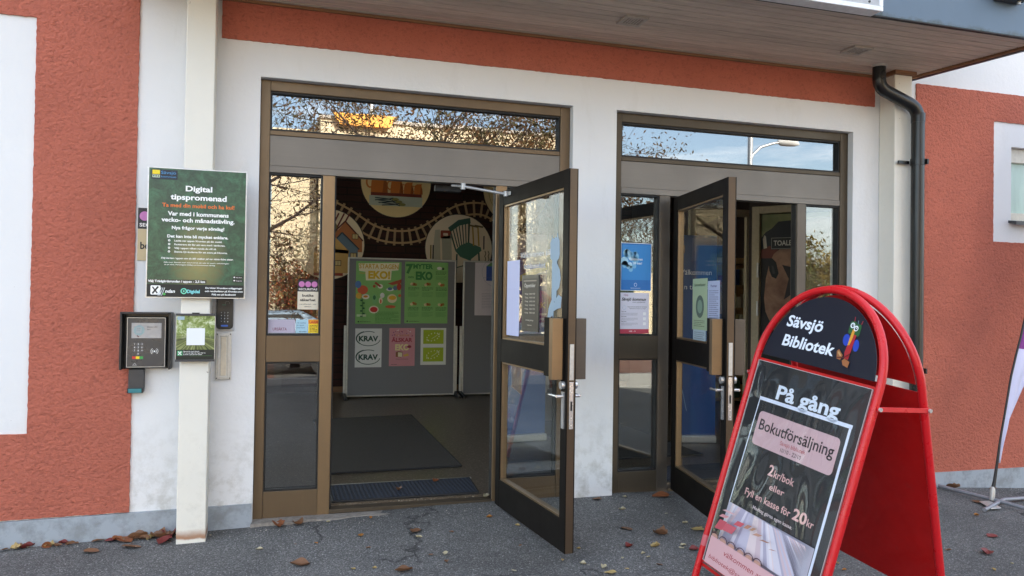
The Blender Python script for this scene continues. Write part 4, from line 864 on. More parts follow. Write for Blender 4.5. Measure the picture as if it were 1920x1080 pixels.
A.poly([(.60, 1.30), (.72, 1.25), (.74, .95), (.62, .80), (.66, 1.1)], '2a1712'); A.poly([(.20, .62), (.42, .34), (.6, .22), (.7, .1), (.3, .05), (.2, .3)], '1a100c'); A.poly([(.74, 1.2), (.9, 1.2), (.85, .5), (.76, .5)], 'a88a78'); A.v = [(.095+(x-.10)*(.46 if x < .6 else .46+.54*(x-.6)/.4*.95), y*.75+.78, z) for x, y, z in A.v]; A.rect(.095, .02, 1.0, .796, '1a120e'); A.build('cow_photograph', T)
q = MB(); q.box((.205, 1.925, .012), (.53, 2.055, .022), M['black']); o = q.build('sign_plate', T); A = Art(.0226); A.line([(.212, 1.932), (.523, 1.932), (.523, 2.048), (.212, 2.048), (.212, 1.932)], .004, 'b0aaa0'); A.text('TOALETT', .235, 1.966, .054, 'd8d2c8', 'l', .27, .02); A.build('lettering', o)
for z in (1.70, 1.28): q = MB(); q.cyl((.075, z-.08, .052), (.075, z+.08, .052), .014, M['steel'], 10); q.build('hinge', T)
# inner glazed door post and the shelf behind it
T = thing('inner_doorway', 'pale timber doorway with a latch, left of the cow door', 'doorway', M4=frame4((5.02, 2.76, .06), (.8, -.05, 0), (0, 0, 1)))
q = MB(); q.box((-.55, 2.33, -.03), (.24, 2.41, .03), pf); q.box((.16, 0, -.03), (.24, 2.33, .03), pf); q.box((-.55, 0, -.03), (-.47, 2.33, .03), pf); q.build('frame', T, .006); MB().box((.225, .88, .03), (.33, .95, .045), M['cream']).build('latch', T, .003)
T = thing('book_shelf', 'narrow wooden shelf of small goods seen through the inner doorway', 'shelf', M4=frame4((5.20, 3.98, .06), (1, -.1, 0), (0, 0, 1))); sw = wood('shelf_wood', (.42, .25, .11), 1)
q = MB(); q.box((0, 0, -.3), (.03, 1.95, 0), sw); q.build('side_panel', T); MB().box((.97, 0, -.3), (1.0, 1.95, 0), sw).build('side_panel', T); MB().box((.03, 0, -.32), (.97, 1.95, -.3), sw).build('back_panel', T)
rr = random.Random(11)
for k in range(7):
    z = .05+k*.30; MB().box((.03, z, -.3), (.97, z+.022, -.005), sw).build('shelf', T)
for k in range(6):
    x = .05; z = .073+k*.30
    while x < .90:
        w_ = rr.uniform(.03, .09); h = rr.uniform(.12, .25); q = MB(); q.box((x, z, -.22), (x+w_*.9, z+h, -.04-rr.uniform(0, .06)), pc(rr.choice(('b8a060', '8a6a30', 'c0b090', '7a2a20', '4a5a3a', 'd8c890', 'a03a28', '30406a')))); o = q.build('boxed_item', T, .004); x += w_+rr.choice((.004, .004, .05))
# roll up banners
def banner(name, label, x, y, ang, w_, h, art, base):
    d = (cos(ang), sin(ang), 0); T = thing(name, label, 'banner', M4=frame4((x, y, .06), d, (0, 0, 1))); MB().box((0, .0, -.05), (w_, .07, .05), M['steel']).build('cassette', T, .01); MB().box((0, .07, -.004), (w_, h, 0), pc(base, .5)).build('banner_sheet', T); MB().cyl((w_/2, .07, -.03), (w_/2, h, -.012), .012, M['steel']).build('pole', T)
    A = Art(.001, .0006); art(A, w_, h); A.build('print', T)
def b1(A, w_, h):
    A.rect(0, 1.0, w_, h, '164a80'); A.layer(); A.text('Välkommen', w_/2, 1.60, .05, 'dfe8ee', 'c', .30, .0); A.text('in till oss!', w_/2, 1.46, .05, 'dfe8ee', 'c', .26); A.line([(.05, .62), (.12, .30)], .006, '7fa8c8'); A.line([(.05, .45), (.02, .9)], .003, '4a88c0')
banner('rollup_banner', 'blue welcome banner standing inside behind the right hand door', 3.66, 1.62, R(-14), .40, 1.98, b1, '174f8c')
def b2(A, w_, h):
    A.rect(0, 1.12, w_, h-.22, '4d2a86'); A.rect(0, .98, w_, 1.12, '9db8dc'); A.rect(0, h-.22, w_, h, 'b8aed0'); A.layer(); A.poly([(.0, 1.5), (w_, 1.7), (w_, 1.63), (0, 1.45)], 'c9b04a'); A.rect(0, 1.19, w_, 1.21, 'c9b7c8')
    A.text('BIBLIOTEK', w_-.01, 1.26, .055, 'cfae62', 'r', w_*.96, .01); A.text('i oktober', w_-.02, 1.145, .03, 'e4dcec', 'r', .16, .01); A.poly([(.06, .84), (.16, .80), (.17, .44), (.07, .52)], '5a2438'); A.layer(); A.line([(.06, .84), (.16, .80), (.17, .44), (.07, .52), (.06, .84)], .004, 'c8a8a8')
banner('rollup_banner', 'purple and blue library banner standing inside behind the left door', 2.07, 1.95, R(6), .42, 1.96, b2, '2866aa')
# ------------------------------------------------------------------ the red A-board
Aa = V((.0652, -.9934, -.0939)).normalized(); Bb = V((.252, -.0747, .9649)); Bb = (Bb-Aa*Aa.dot(Bb)).normalized(); Cc = V((2.366, -2.0, 1.087)); RR = .3913
MF = frame4(Cc, Aa, Bb); B2 = V((-.23459, -.10673, .96622)); C2 = V((2.5947, -1.9875, 1.0919)); MRr = frame4(C2, Aa, B2)
ST = thing('pavement_sign', 'red framed A-board with rounded top reading Sävsjö Bibliotek and På gång', 'sign', (2.45, -2.0, gz(2.4, -2.0)))
STi = Matrix.Translation(-V(ST.location))
def sb(mb, name, Mw, bev=0, par=None, label=None):
    o = mb.build(name, par or ST, bev, label)
    if par is None: o.matrix_basis = STi @ Mw
    return o
def hoop(L1, L2, r=.0175):
    p = [(-RR, -L1, 0), (-RR, -.3, 0)]+[(RR*cos(R(180-a)), RR*sin(R(180-a)), 0) for a in range(0, 181, 6)]+[(RR, -.3, 0), (RR, -L2, 0)]; return MB().tube(p, r, M['redpaint'], 18)
sb(hoop(1.225, 1.205), 'front_frame', MF); sb(hoop(1.165, 1.16), 'rear_frame', MRr)
def cap(m, z, r=.353, n=28): return MB().prism([(r*cos(R(a)), max(z, r*sin(R(a)))) for a in [180*i/n for i in range(n+1)]][:], .004, m, -.002)
def capshape(r, z, n=30):
    a0 = math.asin(z/r); return [(r*cos(a), r*sin(a)) for a in [a0+(pi-2*a0)*i/n for i in range(n+1)]]
nv = N('navy_header'); nv.col((.008, .010, .020)); nv.set(Roughness=.42, Specular_IOR_Level=.35); nv.bump(nv.noise(3, 3, .5), .04, .01)
hd = sb(MB().prism(capshape(.356, .026), .005, nv.m, -.0025), 'header_panel', MF, .001)
A = Art(.0032, .0006); A.text('Sävsjö', -.245, .188, .054, 'e4ecfa', 'l', .240, .026, .10); A.text('Bibliotek', -.240, .092, .054, 'e4ecfa', 'l', .338, .026, .10)
A.build('lettering', hd)
# bird emblem of clay and wood
A = Art(.0034, .0007)
A.line([(.165, .283), (.168, .262)], .005, '8a2430'); A.line([(.213, .270), (.209, .252)], .005, '8a2430'); A.line([(.187, .268), (.190, .252)], .003, '6a8a9a')
A.disc(.150, .175, .020, '1c3fae', .027, 18, .3); A.disc(.211, .158, .017, '1c3fae', .027, 18, .2); A.layer()
A.rrect(.148, .205, .184, .262, .010, '1f5a2c'); A.rrect(.176, .198, .214, .252, .010, '1f5a2c'); A.layer()
A.poly([(.170, .207), (.200, .202), (.196, .16), (.190, .09), (.166, .092), (.160, .12), (.166, .16)], 'a81c26'); A.layer()
A.poly([(.172, .225), (.186, .225), (.184, .19), (.177, .155), (.166, .152), (.167, .18)], 'd89a30'); A.layer()
A.disc(.166, .243, .0125, 'e8f0f4'); A.disc(.189, .232, .0125, 'e8f0f4'); A.layer(); A.disc(.167, .243, .0075, '10141c'); A.disc(.190, .231, .0075, '10141c'); A.layer(); A.disc(.1685, .245, .003, 'e8f0f4'); A.disc(.1915, .233, .003, 'e8f0f4')
A.poly([(.118, .118), (.128, .128), (.158, .105), (.150, .082), (.128, .085)], '9a6238'); A.poly([(.160, .080), (.172, .092), (.205, .082), (.202, .055), (.172, .062)], '9a6238'); A.layer(); A.line([(.128, .09), (.168, .096), (.196, .118)], .005, '5a1a14'); A.poly([(.13, .12), (.15, .103), (.145, .097), (.126, .112)], 'c49a66'); A.build('bird_emblem', hd)
# poster pocket with glossy wavy film
bk = sb(MB().box((-.372, -1.058, -.006), (.372, .006, 0), M['redpanel']), 'poster_backing', MF, .001)
pn = N('black_poster_under_film'); pn.col((.012, .015, .018)); pn.set(Roughness=.5)
px = sb(MB().box((-.362, -1.046, .0004), (.362, -.008, .0024), pn.m), 'poster', MF)
A = Art(.0030, .0005)
lw = 'dbe4f4'
A.line([(-.287, -.188), (.312, -.184)], .017, lw); A.line([(-.283, -.19), (-.300, -1.036)], .006, lw); A.line([(.303, -.186), (.302, -1.036)], .014, lw)
A.text('På gång', -.180, -.168, .066, 'dbe6f2', 'l', .405, .028)
A.rrect(-.258, -.412, .272, -.246, .022, 'c9a9ad'); A.layer(); A.text('Bokutförsäljning', .008, -.334, .052, '22181c', 'c', .49, .012); A.text('Sävsjö bibliotek', .014, -.368, .019, 'a83038', 'c', .165, .0); A.text('10/10 - 22/10', .012, -.398, .019, '22181c', 'c', .135, .0)
A.layer(); pk = 'dcb0ac'
A.text('2', -.075, -.520, .050, pk, 'c', None, .02); A.text('kr/bok', -.052, -.520, .034, pk, 'l', .135, .012); A.text('eller', -.008, -.580, .028, pk, 'c', .10, .012)
A.text('Fyll en kasse för', -.205, -.652, .032, pk, 'l', .315, .012); A.text('20', .125, -.652, .048, pk, 'l', .085, .03); A.text('kr', .215, -.652, .032, pk, 'l', .04, .012); A.text('Medtag gärna egen kasse.', .008, -.697, .016, 'd8c8c8', 'c', .27, .01)
A.rect(-.296, -1.034, .293, -.722, 'b9b7c4'); A.layer(); rr = random.Random(21)
def clipq(xb0, xb1, xt0, xt1, c, yb=-.90, yt=-.722):
    f_ = lambda x: max(-.295, min(.292, x)); A.poly([(f_(xb0), yb), (f_(xb1), yb), (f_(xt1), yt), (f_(xt0), yt)], c)
x = -.42
while x < .78:            # printed photograph: a fan of book blocks running away from the viewer
    w_ = rr.uniform(.010, .030) if x > .0 else rr.uniform(.022, .048); c = rr.choice(('cfcad6', 'bcb8ca', 'dcd6de', 'c8b4bc', 'a9a4b8', 'd9c9cc', 'b6899a' if x < .1 else '9c97a8'))
    t = lambda q_: -.10+(q_+.10)*.52
    if -.28 < t(x+w_) and t(x) < .29 and x < .29 or (t(x) < .28 and x > .29):
        yb = -.90 if x < .29 else -.90+(x-.29)/max(1e-6, (x-t(x)))*.178; clipq(x, x+w_, t(x), t(x+w_), c, min(yb, -.74))
        A.layer(); clipq(x+w_, x+w_+.003, t(x+w_), t(x+w_)+.0016, '6f6674', min(yb, -.74)); A.layer()
    x += w_
for i, (x, y, w_, h, c) in enumerate(((-.295, -.862, .055, .055, 'b8505c'), (-.24, -.852, .075, .045, 'c05a66'), (-.285, -.80, .05, .022, 'c88a8e'), (-.17, -.80, .05, .03, 'c0525e'), (-.10, -.79, .03, .028, 'ad7a62'), (-.06, -.785, .025, .024, 'b08468'), (-.03, -.795, .04, .02, 'b88c78'), (-.27, -.765, .08, .014, 'c9a0a4'), (.02, -.80, .05, .014, '9c7466'), (.09, -.815, .03, .012, 'a86e5c'))):
    A.layer(); A.poly([(x, y), (x+w_, y+.006), (x+w_+.022, y+h), (x+.022, y+h-.004)], c)
A.layer()
for x in (-.27, -.205, -.14, -.07, -.01, .05): A.ring(x, -.900, .030, .022, .004, '54323c', 5, 175, 10); A.disc(x, -.899, .024, 'b58a7c', .014, 14)
A.layer(); A.poly([(-.296, -1.034), (.293, -1.034), (.293, -.902), (-.296, -.902)], 'cfa4a8'); A.layer(); A.text('välkommen att fynda', -.175, -.955, .026, '9c3038', 'l', .40, .0, .15); A.text('bibliotek@savsjo.se', -.272, -1.005, .020, '9c3038', 'l', .36, .0, .2)
A.build('lettering', px)
# clear film: thin glossy transparent sheet with soft buckles
fm = bpy.data.materials.new('clear_buckled_film'); fm.use_nodes = True; t = fm.node_tree; t.nodes.clear(); l = t.links.new; o_ = t.nodes.new('ShaderNodeOutputMaterial'); tr = t.nodes.new('ShaderNodeBsdfTransparent'); gl = t.nodes.new('ShaderNodeBsdfGlossy'); gl.inputs['Roughness'].default_value = .04
fr0 = t.nodes.new('ShaderNodeLayerWeight'); fr0.inputs['Blend'].default_value = .5; fr_ = t.nodes.new('ShaderNodeMath'); fr_.operation = 'POWER'; fr_.inputs[1].default_value = 4.0; l(fr0.outputs['Facing'], fr_.inputs[0])
mi = t.nodes.new('ShaderNodeMixShader'); ma = t.nodes.new('ShaderNodeMath'); ma.operation = 'MULTIPLY_ADD'; ma.inputs[1].default_value = .9; ma.inputs[2].default_value = .05; ma.use_clamp = True
l(fr_.outputs[0], ma.inputs[0]); l(ma.outputs[0], mi.inputs[0]); l(tr.outputs[0], mi.inputs[1]); l(gl.outputs[0], mi.inputs[2]); l(mi.outputs[0], o_.inputs[0])
q = MB(); nxx, nyy = 50, 74; from mathutils import noise as mn
for j in range(nyy+1):
    for i in range(nxx+1):
        x = -.362+.724*i/nxx; y = -1.046+1.038*j/nyy; e = min(i, nxx-i, j, nyy-j)/6; e = min(1, e)
        q.v.append((x, y, .0062+e*.007*(.6+mn.noise(V((x*7.0, y*2.6+3, .3)))+1.0*mn.noise(V((x*9, y*4, 4.0))))))
for j in range(nyy):
    for i in range(nxx): a = j*(nxx+1)+i; q.f.append((a, a+1, a+nxx+2, a+nxx+1)); q.m.append(0); q.sm.append(True)
q.mats = [fm]; sb(q, 'clear_film', MF)
q = MB(); pr = simple('clear_plastic_edge', (.50, .46, .46), .2)
for A_, B_ in (((-.3645, -1.048), (-.3615, -.006)), ((.3615, -1.048), (.3645, -.006)), ((-.3615, -.0085), (.3615, -.006)), ((-.3615, -1.048), (.3615, -1.0455))): q.box((*A_, .0005), (*B_, .0075), pr)
sb(q, 'pocket_edge', MF)
for v in (-1.075,): sb(MB().box((-.376, v-.008, -.008), (.376, v+.008, -.0065), M['redpanel']), 'cross_bar', MF)
sb(MB().prism(capshape(.362, .004), .004, M['redpanel'], -.002), 'rear_header_panel', MRr, .001)
sb(MB().box((-.368, -1.02, -.002), (.368, -.028, .002), M['redpanel']), 'rear_panel', MRr, .001)
for u in (1, -1):
    a = Cc+Aa*(RR*u)-Bb*.080+Aa*(.024*u); b_ = C2+Aa*(RR*u)-B2*.100+Aa*(.024*u); q = MB(); d = (b_-a); q.obox(a-V((0, 0, .010))-d*.04, d*1.08, Aa*.004*u, V((0, 0, .02)), M['redpaint']); q.v = [tuple(V(p)-V(ST.location)) for p in q.v]; q.build('strut', ST, .001)
    for p in (a, b_): q = MB(); q.cyl(p-V(ST.location), p+Aa*(.012*u)-V(ST.location), .0085, M['steel'], 12); q.build('bolt', ST)
for u, L_ in ((-1, 1.225), (1, 1.205)): sb(MB().cyl((RR*u, -L_-.004, 0), (RR*u, -L_+.03, 0), .019, M['black']), 'foot_cap', MF)
for u in (-1, 1): sb(MB().cyl((RR*u, -1.169, 0), (RR*u, -1.135, 0), .019, M['black']), 'foot_cap', MRr)
sb(MB().cyl((-RR, -.93, 0), (-RR, -.985, 0), .0182, simple('faded_red_tape', (.60, .12, .14), .5)), 'tape', MF)
# ------------------------------------------------------------------ beach flag
FL = thing('beach_flag', 'white and purple feather flag on a black pole by the right wall', 'flag', (5.22, -.45, gz(5.2, -.45)))
fz = gz(5.2, -.45)
def fb(mb, name, bev=0):
    mb.v = [(a-5.22, b_+.45, z-fz) for a, b_, z in mb.v]; return mb.build(name, FL, bev)
le = [(5.262, .215), (5.30, .40), (5.345, .60), (5.40, .86), (5.45, 1.03), (5.50, 1.18), (5.56, 1.40), (5.64, 1.8), (5.74, 2.3), (5.88, 2.8), (6.1, 3.12), (6.35, 3.2)]
re = [(5.287, .213), (5.335, .36), (5.40, .53), (5.52, .77), (5.66, .98), (5.80, 1.20), (5.95, 1.45), (6.08, 1.8), (6.2, 2.3), (6.28, 2.7), (6.33, 3.0), (6.36, 3.19)]
fa = simple('flag_cloth', (.60, .60, .78), .75, 0, .05, 5); fp = simple('purple_flag_cloth', (.20, .03, .22), .75)
def interp(P, n):
    o = []
    for i in range(n+1):
        t = i/n*(len(P)-1); k = min(int(t), len(P)-2); f_ = t-k; o.append((P[k][0]*(1-f_)+P[k+1][0]*f_, P[k][1]*(1-f_)+P[k+1][1]*f_))
    return o
l_, r_ = interp(le, 66), interp(re, 66); q = MB(); nn = 10
for i in range(67):
    for j in range(nn+1):
        t = j/nn; x = l_[i][0]*(1-t)+r_[i][0]*t; z = l_[i][1]*(1-t)+r_[i][1]*t; q.v.append((x, -.45+.02*sin(t*7+i*.12)*t+.010*sin(i*.5)*t*(1-t), z))
for i in range(66):
    for j in range(nn): a = i*(nn+1)+j; q.f.append((a, a+1, a+nn+2, a+nn+1)); q.m.append(0 if (i < 26 or i > 34) else 1); q.sm.append(True)
q.mats = [fa, fp]; o = fb(q, 'cloth'); sm = o.modifiers.new('thick', 'SOLIDIFY'); sm.thickness = .0012
pp = [(5.222, -.45, fz+.10), (5.24, -.45, .08), (5.262, -.45, .20)]+[(a-.004, -.45, b_) for a, b_ in le[1:]]; fb(MB().tube(pp, [.016, .012, .010]+[.008]*(len(le)-1), M['black'], 10), 'pole')
fb(MB().tube([(5.215, -.45, fz+.03), (5.222, -.45, fz+.10), (5.226, -.45, fz+.13)], [.016, .020, .013], M['steel'], 12), 'socket')
gm = simple('grey_painted_tube', (.28, .29, .32), .45, .3)
for a, b_ in (((5.12, .0), (5.44, -1.10)), ((5.75, -.30), (4.95, -.62))): fb(MB().tube([(a[0], a[1]-.05, gz(*a)+.018), ((a[0]+b_[0])/2-.03, (a[1]+b_[1])/2, fz+.030), (b_[0], b_[1], gz(*b_)+.018)], .014, gm, 10), 'base_tube')
q = MB(); q.obox((5.035, -.60, gz(5.03, -.6)+.012), (.10, .0, 0), (.08, .17, .006), (0, 0, .006), M['steel']); fb(q, 'base_plate', .002)
# ------------------------------------------------------------------ fallen leaves
LP = [(-0.94, -0.035), (-1.06, -.04), (-0.95, -0.2), (-0.75, -0.19), (-0.88, -0.05), (-0.81, -0.06), (-0.74, -0.05), (-0.67, -0.06), (-0.62, -0.08), (-0.58, -0.15), (-0.56, -0.06), (-1.41, -0.05), (-1.3, -0.05), (-1.22, -0.05), (-0.34, -0.11), (0.25, -0.41), (0.53, -0.57), (0.51, -0.36), (0.83, -0.39), (0.83, -0.5), (1.03, -0.47), (0.93, -0.78), (0.85, -0.77), (0.91, -0.89), (0.15, -0.7), (0.42, -0.84), (0.53, -0.86), (0.67, -0.94), (0.16, -0.07), (0.04, -0.07), (-0.06, -0.41), (1.32, -0.27), (2.14, -0.07), (2.35, -0.07), (2.63, -0.07), (2.22, -0.31), (2.48, -0.43), (2.51, -0.62), (2.53, -0.74), (2.09, -0.65), (2.25, -0.78), (1.98, -0.92), (2.13, -0.95), (1.87, -1.06), (2.01, -1.03), (2.02, -1.08), (2.3, -0.97), (2.33, -1.04), (2.03, -1.19), (1.83, -1.2), (1.71, -1.16), (1.72, -1.23), (1.62, -1.09), (1.68, -0.88), (1.37, -0.76), (1.23, -1.09), (1.45, -0.45), (1.53, -1.02), (2.27, -1.0), (5.27, -0.05), (5.68, -0.06), (5.11, -0.41), (4.51, -1.07), (4.18, -1.32), (3.96, -1.25), (3.97, -1.55), (4.18, -1.49), (4.8, -0.69), (3.04, -1.43), (3.07, -1.34), (.60, -.09), (.34, -.08)]
LC = {'brown': (.22, .105, .05), 'rust': (.30, .10, .035), 'dull red': (.22, .035, .03), 'yellow': (.50, .36, .14), 'pale straw': (.52, .46, .30), 'orange': (.42, .17, .025)}
LM = {}
for k, c in LC.items():
    n = N('leaf_'+k.replace(' ', '_')); n.col(n.ramp(n.noise(60, 6, .7, .5), [(.3, tuple(x*.45 for x in c)), (.6, c), (.8, tuple(min(1, x*1.3) for x in c))])); n.set(Roughness=.6); LM[k] = n.m
def leafmesh(kind, curl, seed):
    r = random.Random(seed); n = 10; q = MB(); ph = r.uniform(0, 6)
    for i in range(n+1):
        t = i/n; w_ = sin(pi*t**.85)**.8*.5 if 0 < t < 1 else .02
        if kind == 'lobed': w_ *= (.65+.55*abs(sin(t*pi*3)))
        for j in range(5):
            s = (j-2)/2; x = t-.5; y = s*w_*(.72 if kind != 'narrow' else .42)
            z = curl*(.22*s*s*w_*2+.35*(t-.5)**2)+.05*curl*sin(8*t+ph)*s+(.012 if j == 2 else .03*curl)
            q.v.append((x, y, z))
    for i in range(n):
        for j in range(4): a = i*5+j; q.f.append((a, a+1, a+6, a+5))
    q.f.append(()) if 0 else None
    k = len(q.v); q.v += [(-.5, -.01, .02), (-.72, .03, .05*curl+.02), (-.72, .045, .05*curl+.02), (-.5, .012, .02)]; q.f.append((k, k+1, k+2, k+3))
    q.m = [0]*len(q.f); q.sm = [True]*len(q.f)
    return q
ml = {}
def place_leaf(x, y, kind, col, size, curl, rz, tilt=0, zz=None, label=None, group='fallen autumn leaves on the asphalt'):
    size *= .88; key = (kind, col, round(curl, 1))
    if key not in ml:
        q = leafmesh(kind, curl, hash(kind) % 97+len(col)); me = bpy.data.meshes.new('fallen_leaf'); me.from_pydata(q.v, [], q.f); me.materials.append(LM[col]); me.polygons.foreach_set('use_smooth', q.sm); me.update(); ml[key] = me
    o = bpy.data.objects.new('fallen_leaf', ml[key]); COL.objects.link(o); o.scale = (size,)*3; o.rotation_euler = (tilt, R(random.uniform(-8, 8)), rz); o.location = (x, y, (gz(x, y) if zz is None else zz)+.004)
    sz = 'large' if size > .095 else ('small' if size < .05 else 'mid sized')
    if y > -.13: plc = 'against the left plinth' if x < -.3 else ('at left threshold' if x < 1.9 else ('at right threshold' if x < 3 else 'by the right plinth'))
    elif x < -.2: plc = 'on asphalt near the cream post'
    elif x < 1.2: plc = 'before the left doorway'
    elif x < 2.75: plc = 'on asphalt left of red stand'
    else: plc = 'on asphalt right of the red stand'
    tag(o, label or f'{sz} {col} {dict(oval="oval", lobed="lobed", narrow="narrow")[kind]} leaf {plc}', 'leaf', group); return o
big = {2: ('oval', 'brown', .10), 3: ('oval', 'brown', .12), 4: ('oval', 'dull red', .09), 5: ('oval', 'rust', .14), 8: ('lobed', 'brown', .13), 9: ('oval', 'dull red', .12), 10: ('lobed', 'dull red', .13), 24: ('oval', 'brown', .12), 27: ('oval', 'brown', .11), 17: ('oval', 'orange', .055), 28: ('oval', 'brown', .10), 29: ('lobed', 'rust', .11), 18: ('lobed', 'brown', .10), 35: ('narrow', 'pale straw', .055), 34: ('oval', 'rust', .15), 32: ('lobed', 'brown', .09), 39: ('oval', 'brown', .10), 40: ('lobed', 'brown', .12), 41: ('oval', 'dull red', .075), 42: ('lobed', 'yellow', .07), 38: ('lobed', 'yellow', .11), 47: ('oval', 'dull red', .08), 63: ('oval', 'dull red', .11), 51: ('oval', 'yellow', .08), 59: ('oval', 'brown', .12), 60: ('oval', 'rust', .08), 61: ('oval', 'brown', .09), 62: ('oval', 'dull red', .10), 0: ('narrow', 'brown', .10), 6: ('narrow', 'brown', .12), 7: ('narrow', 'yellow', .11)}
for i, (x, y) in enumerate(LP):
    k, c, s = big.get(i, (random.choice(('oval', 'narrow', 'narrow')), random.choice(('pale straw', 'pale straw', 'yellow', 'orange', 'brown')), random.uniform(.028, .052)))
    place_leaf(x, y, k, c, s, random.choice((.4, .9, 1.4)), random.uniform(0, 6.28), R(random.uniform(-12, 12)))
for i in range(20):      # litter drifted against the left plinth
    x = random.uniform(-1.4, -.56); place_leaf(x, random.uniform(-.075, -.035), random.choice(('narrow', 'lobed', 'oval')), random.choice(('brown', 'rust', 'dull red', 'brown', 'yellow')), random.uniform(.035, .075), 1.4, random.uniform(-.6, .6), R(random.uniform(10, 60)))
for i in range(26):
    x = random.uniform(.0, 1.3); 
    place_leaf(random.uniform(-1.3, 5.6), random.uniform(-2.2, -.2), 'narrow', random.choice(('pale straw', 'brown', 'yellow')), random.uniform(.014, .03), .4, random.uniform(0, 6.28))
for x, y, zz, c, lb in ((.833, .32, .074, 'brown', 'brown leaf lying in the middle of the ribbed mat'), (1.13, .50, .074, 'rust', 'rust leaf on the far right of the ribbed mat'), (1.40, .10, .047, 'pale straw', 'pale leaf on the sill at the foot of the open left door')):
    place_leaf(x, y, 'lobed', c, .07, 1.4, random.uniform(0, 6), 0, zz, lb, 'leaves blown into the doorway')
gb = MB(); gr_ = random.Random(4); gms = [simple('grit', c, .9) for c in ((.30, .29, .27), (.12, .11, .10), (.45, .42, .36))]
for i in range(1500):
    x = gr_.uniform(-1.5, 6.0); y = -.03-abs(gr_.gauss(0, .09)) if i % 3 else gr_.uniform(-2.4, -.05)
    if -.12 < x < 1.97 or 2.28 < x < 4.31: y -= .035
    z = gz(x, y); s_ = gr_.uniform(.0015, .006); p = V((x, y, z+s_*.3)); vs_ = [p+V((gr_.uniform(.5, 1)*s_*a, gr_.uniform(.5, 1)*s_*b_, gr_.uniform(.5, 1)*s_*c)) for a, b_, c in ((1, 0, 0), (-1, 0, 0), (0, 1, 0), (0, -1, 0), (0, 0, .8), (0, 0, -.6))]
    gb.add(vs_, [(0, 2, 4), (2, 1, 4), (1, 3, 4), (3, 0, 4)], gms[i % 3])
tag(gb.build('grit'), 'loose grit and crumbs scattered along the foot of the wall', 'grit', kind='stuff')
from collections import defaultdict
dd = defaultdict(list)
for o in COL.objects:
    if o.name.startswith('fallen_leaf'): dd[o['label']].append(o)
for lb, os_ in dd.items():
    if len(os_) > 1:
        os_.sort(key=lambda o: o.location.x/(o.location.y+5)); n_ = len(os_)
        for i, o in enumerate(os_):
            if n_ == 2: o['label'] = lb+(', the left one' if i == 0 else ', the right one')
            else: o['label'] = lb+(', leftmost such' if i == 0 else ', rightmost such' if i == n_-1 else f", {('second', 'third', 'fourth', 'fifth', 'sixth', 'seventh', 'eighth', 'ninth')[min(i-1, 8)]} such from left")
# ------------------------------------------------------------------ across the street (seen mirrored in the panes)
RB = thing('opposite_building', 'sunlit cream brick building across the street mirrored in the panes', 'building', (5, -22, gz(5, -22)))
cr_m = N('cream_brick'); bt = cr_m.n('ShaderNodeTexBrick', Scale=1.0); mpp = cr_m.n('ShaderNodeMapping'); mpp.inputs['Rotation'].default_value = (R(90), 0, 0); cr_m.l(cr_m.tc.outputs['Object'], mpp.inputs['Vector']); cr_m.l(mpp.outputs['Vector'], bt.inputs['Vector'])
for k, v in (('Color1', (.74, .62, .42, 1)), ('Color2', (.68, .56, .38, 1)), ('Mortar', (.46, .40, .30, 1)), ('Mortar Size', .012), ('Brick Width', .5), ('Row Height', .17)): bt.inputs[k].default_value = v
cr_m.l(bt.outputs['Color'], cr_m.b.inputs['Base Color']); cr_m.set(Roughness=.85)
def rb(mb, name, par=None):
    mb.v = [(a-5, b_+22, z-gz(5, -22)) for a, b_, z in mb.v]; return mb.build(name, par or RB)
q = MB(); q.box((1.35, -32, -2), (12.5, -22, 7.5), cr_m.m).box((-.2, -31, -2), (1.3, -22.6, 7.2), cr_m.m).box((12.5, -33, -2), (20, -24, 2.6), cr_m.m).box((-16, -34, -2), (-1.2, -26, 5.2), cr_m.m); rb(q, 'wall')
q = MB(); q.box((1.3, -32, 7.5), (12.6, -21.9, 7.62), M['trimw']).box((-16.1, -34, 5.2), (-1.1, -25.9, 5.35), M['trimw']); rb(q, 'roof_edge')
for x in (2.0, 4.4, 6.8, 9.2):
    for z in (.2, 3.6):
        rb(MB().box((x, -22.02, z), (x+1.5, -21.98, z+1.7), M['blacktrim']), 'window')
q = MB(); q.add([(2.0, -21.8, 7.28), (3.7, -21.8, 7.28), (3.95, -21.9, 7.72), (1.75, -21.9, 7.72), (2.0, -21.7, 7.28), (3.7, -21.7, 7.28), (3.95, -21.8, 7.72), (1.75, -21.8, 7.72)], [(0, 1, 2, 3), (4, 7, 6, 5), (0, 4, 5, 1), (1, 5, 6, 2), (2, 6, 7, 3), (3, 7, 4, 0)], pc('f0a020')); rb(q, 'yellow_awning')
rb(MB().cyl((3.2, -23, 7.1), (3.2, -23, 9.5), .06, simple('white_mast', (.8, .8, .8), .4)), 'mast')
bark = simple('tree_bark', (.05, .035, .028), .9, 0, .3, 12)
def leafmat_(name, c):
    n = N(name); c = lin(c); oi = n.noise(1.1, 3, .6); n.col(n.ramp(oi, [(.3, tuple(x*.5 for x in c)), (.7, tuple(min(1, x*1.5) for x in c))])); n.set(Roughness=.6); return n.m
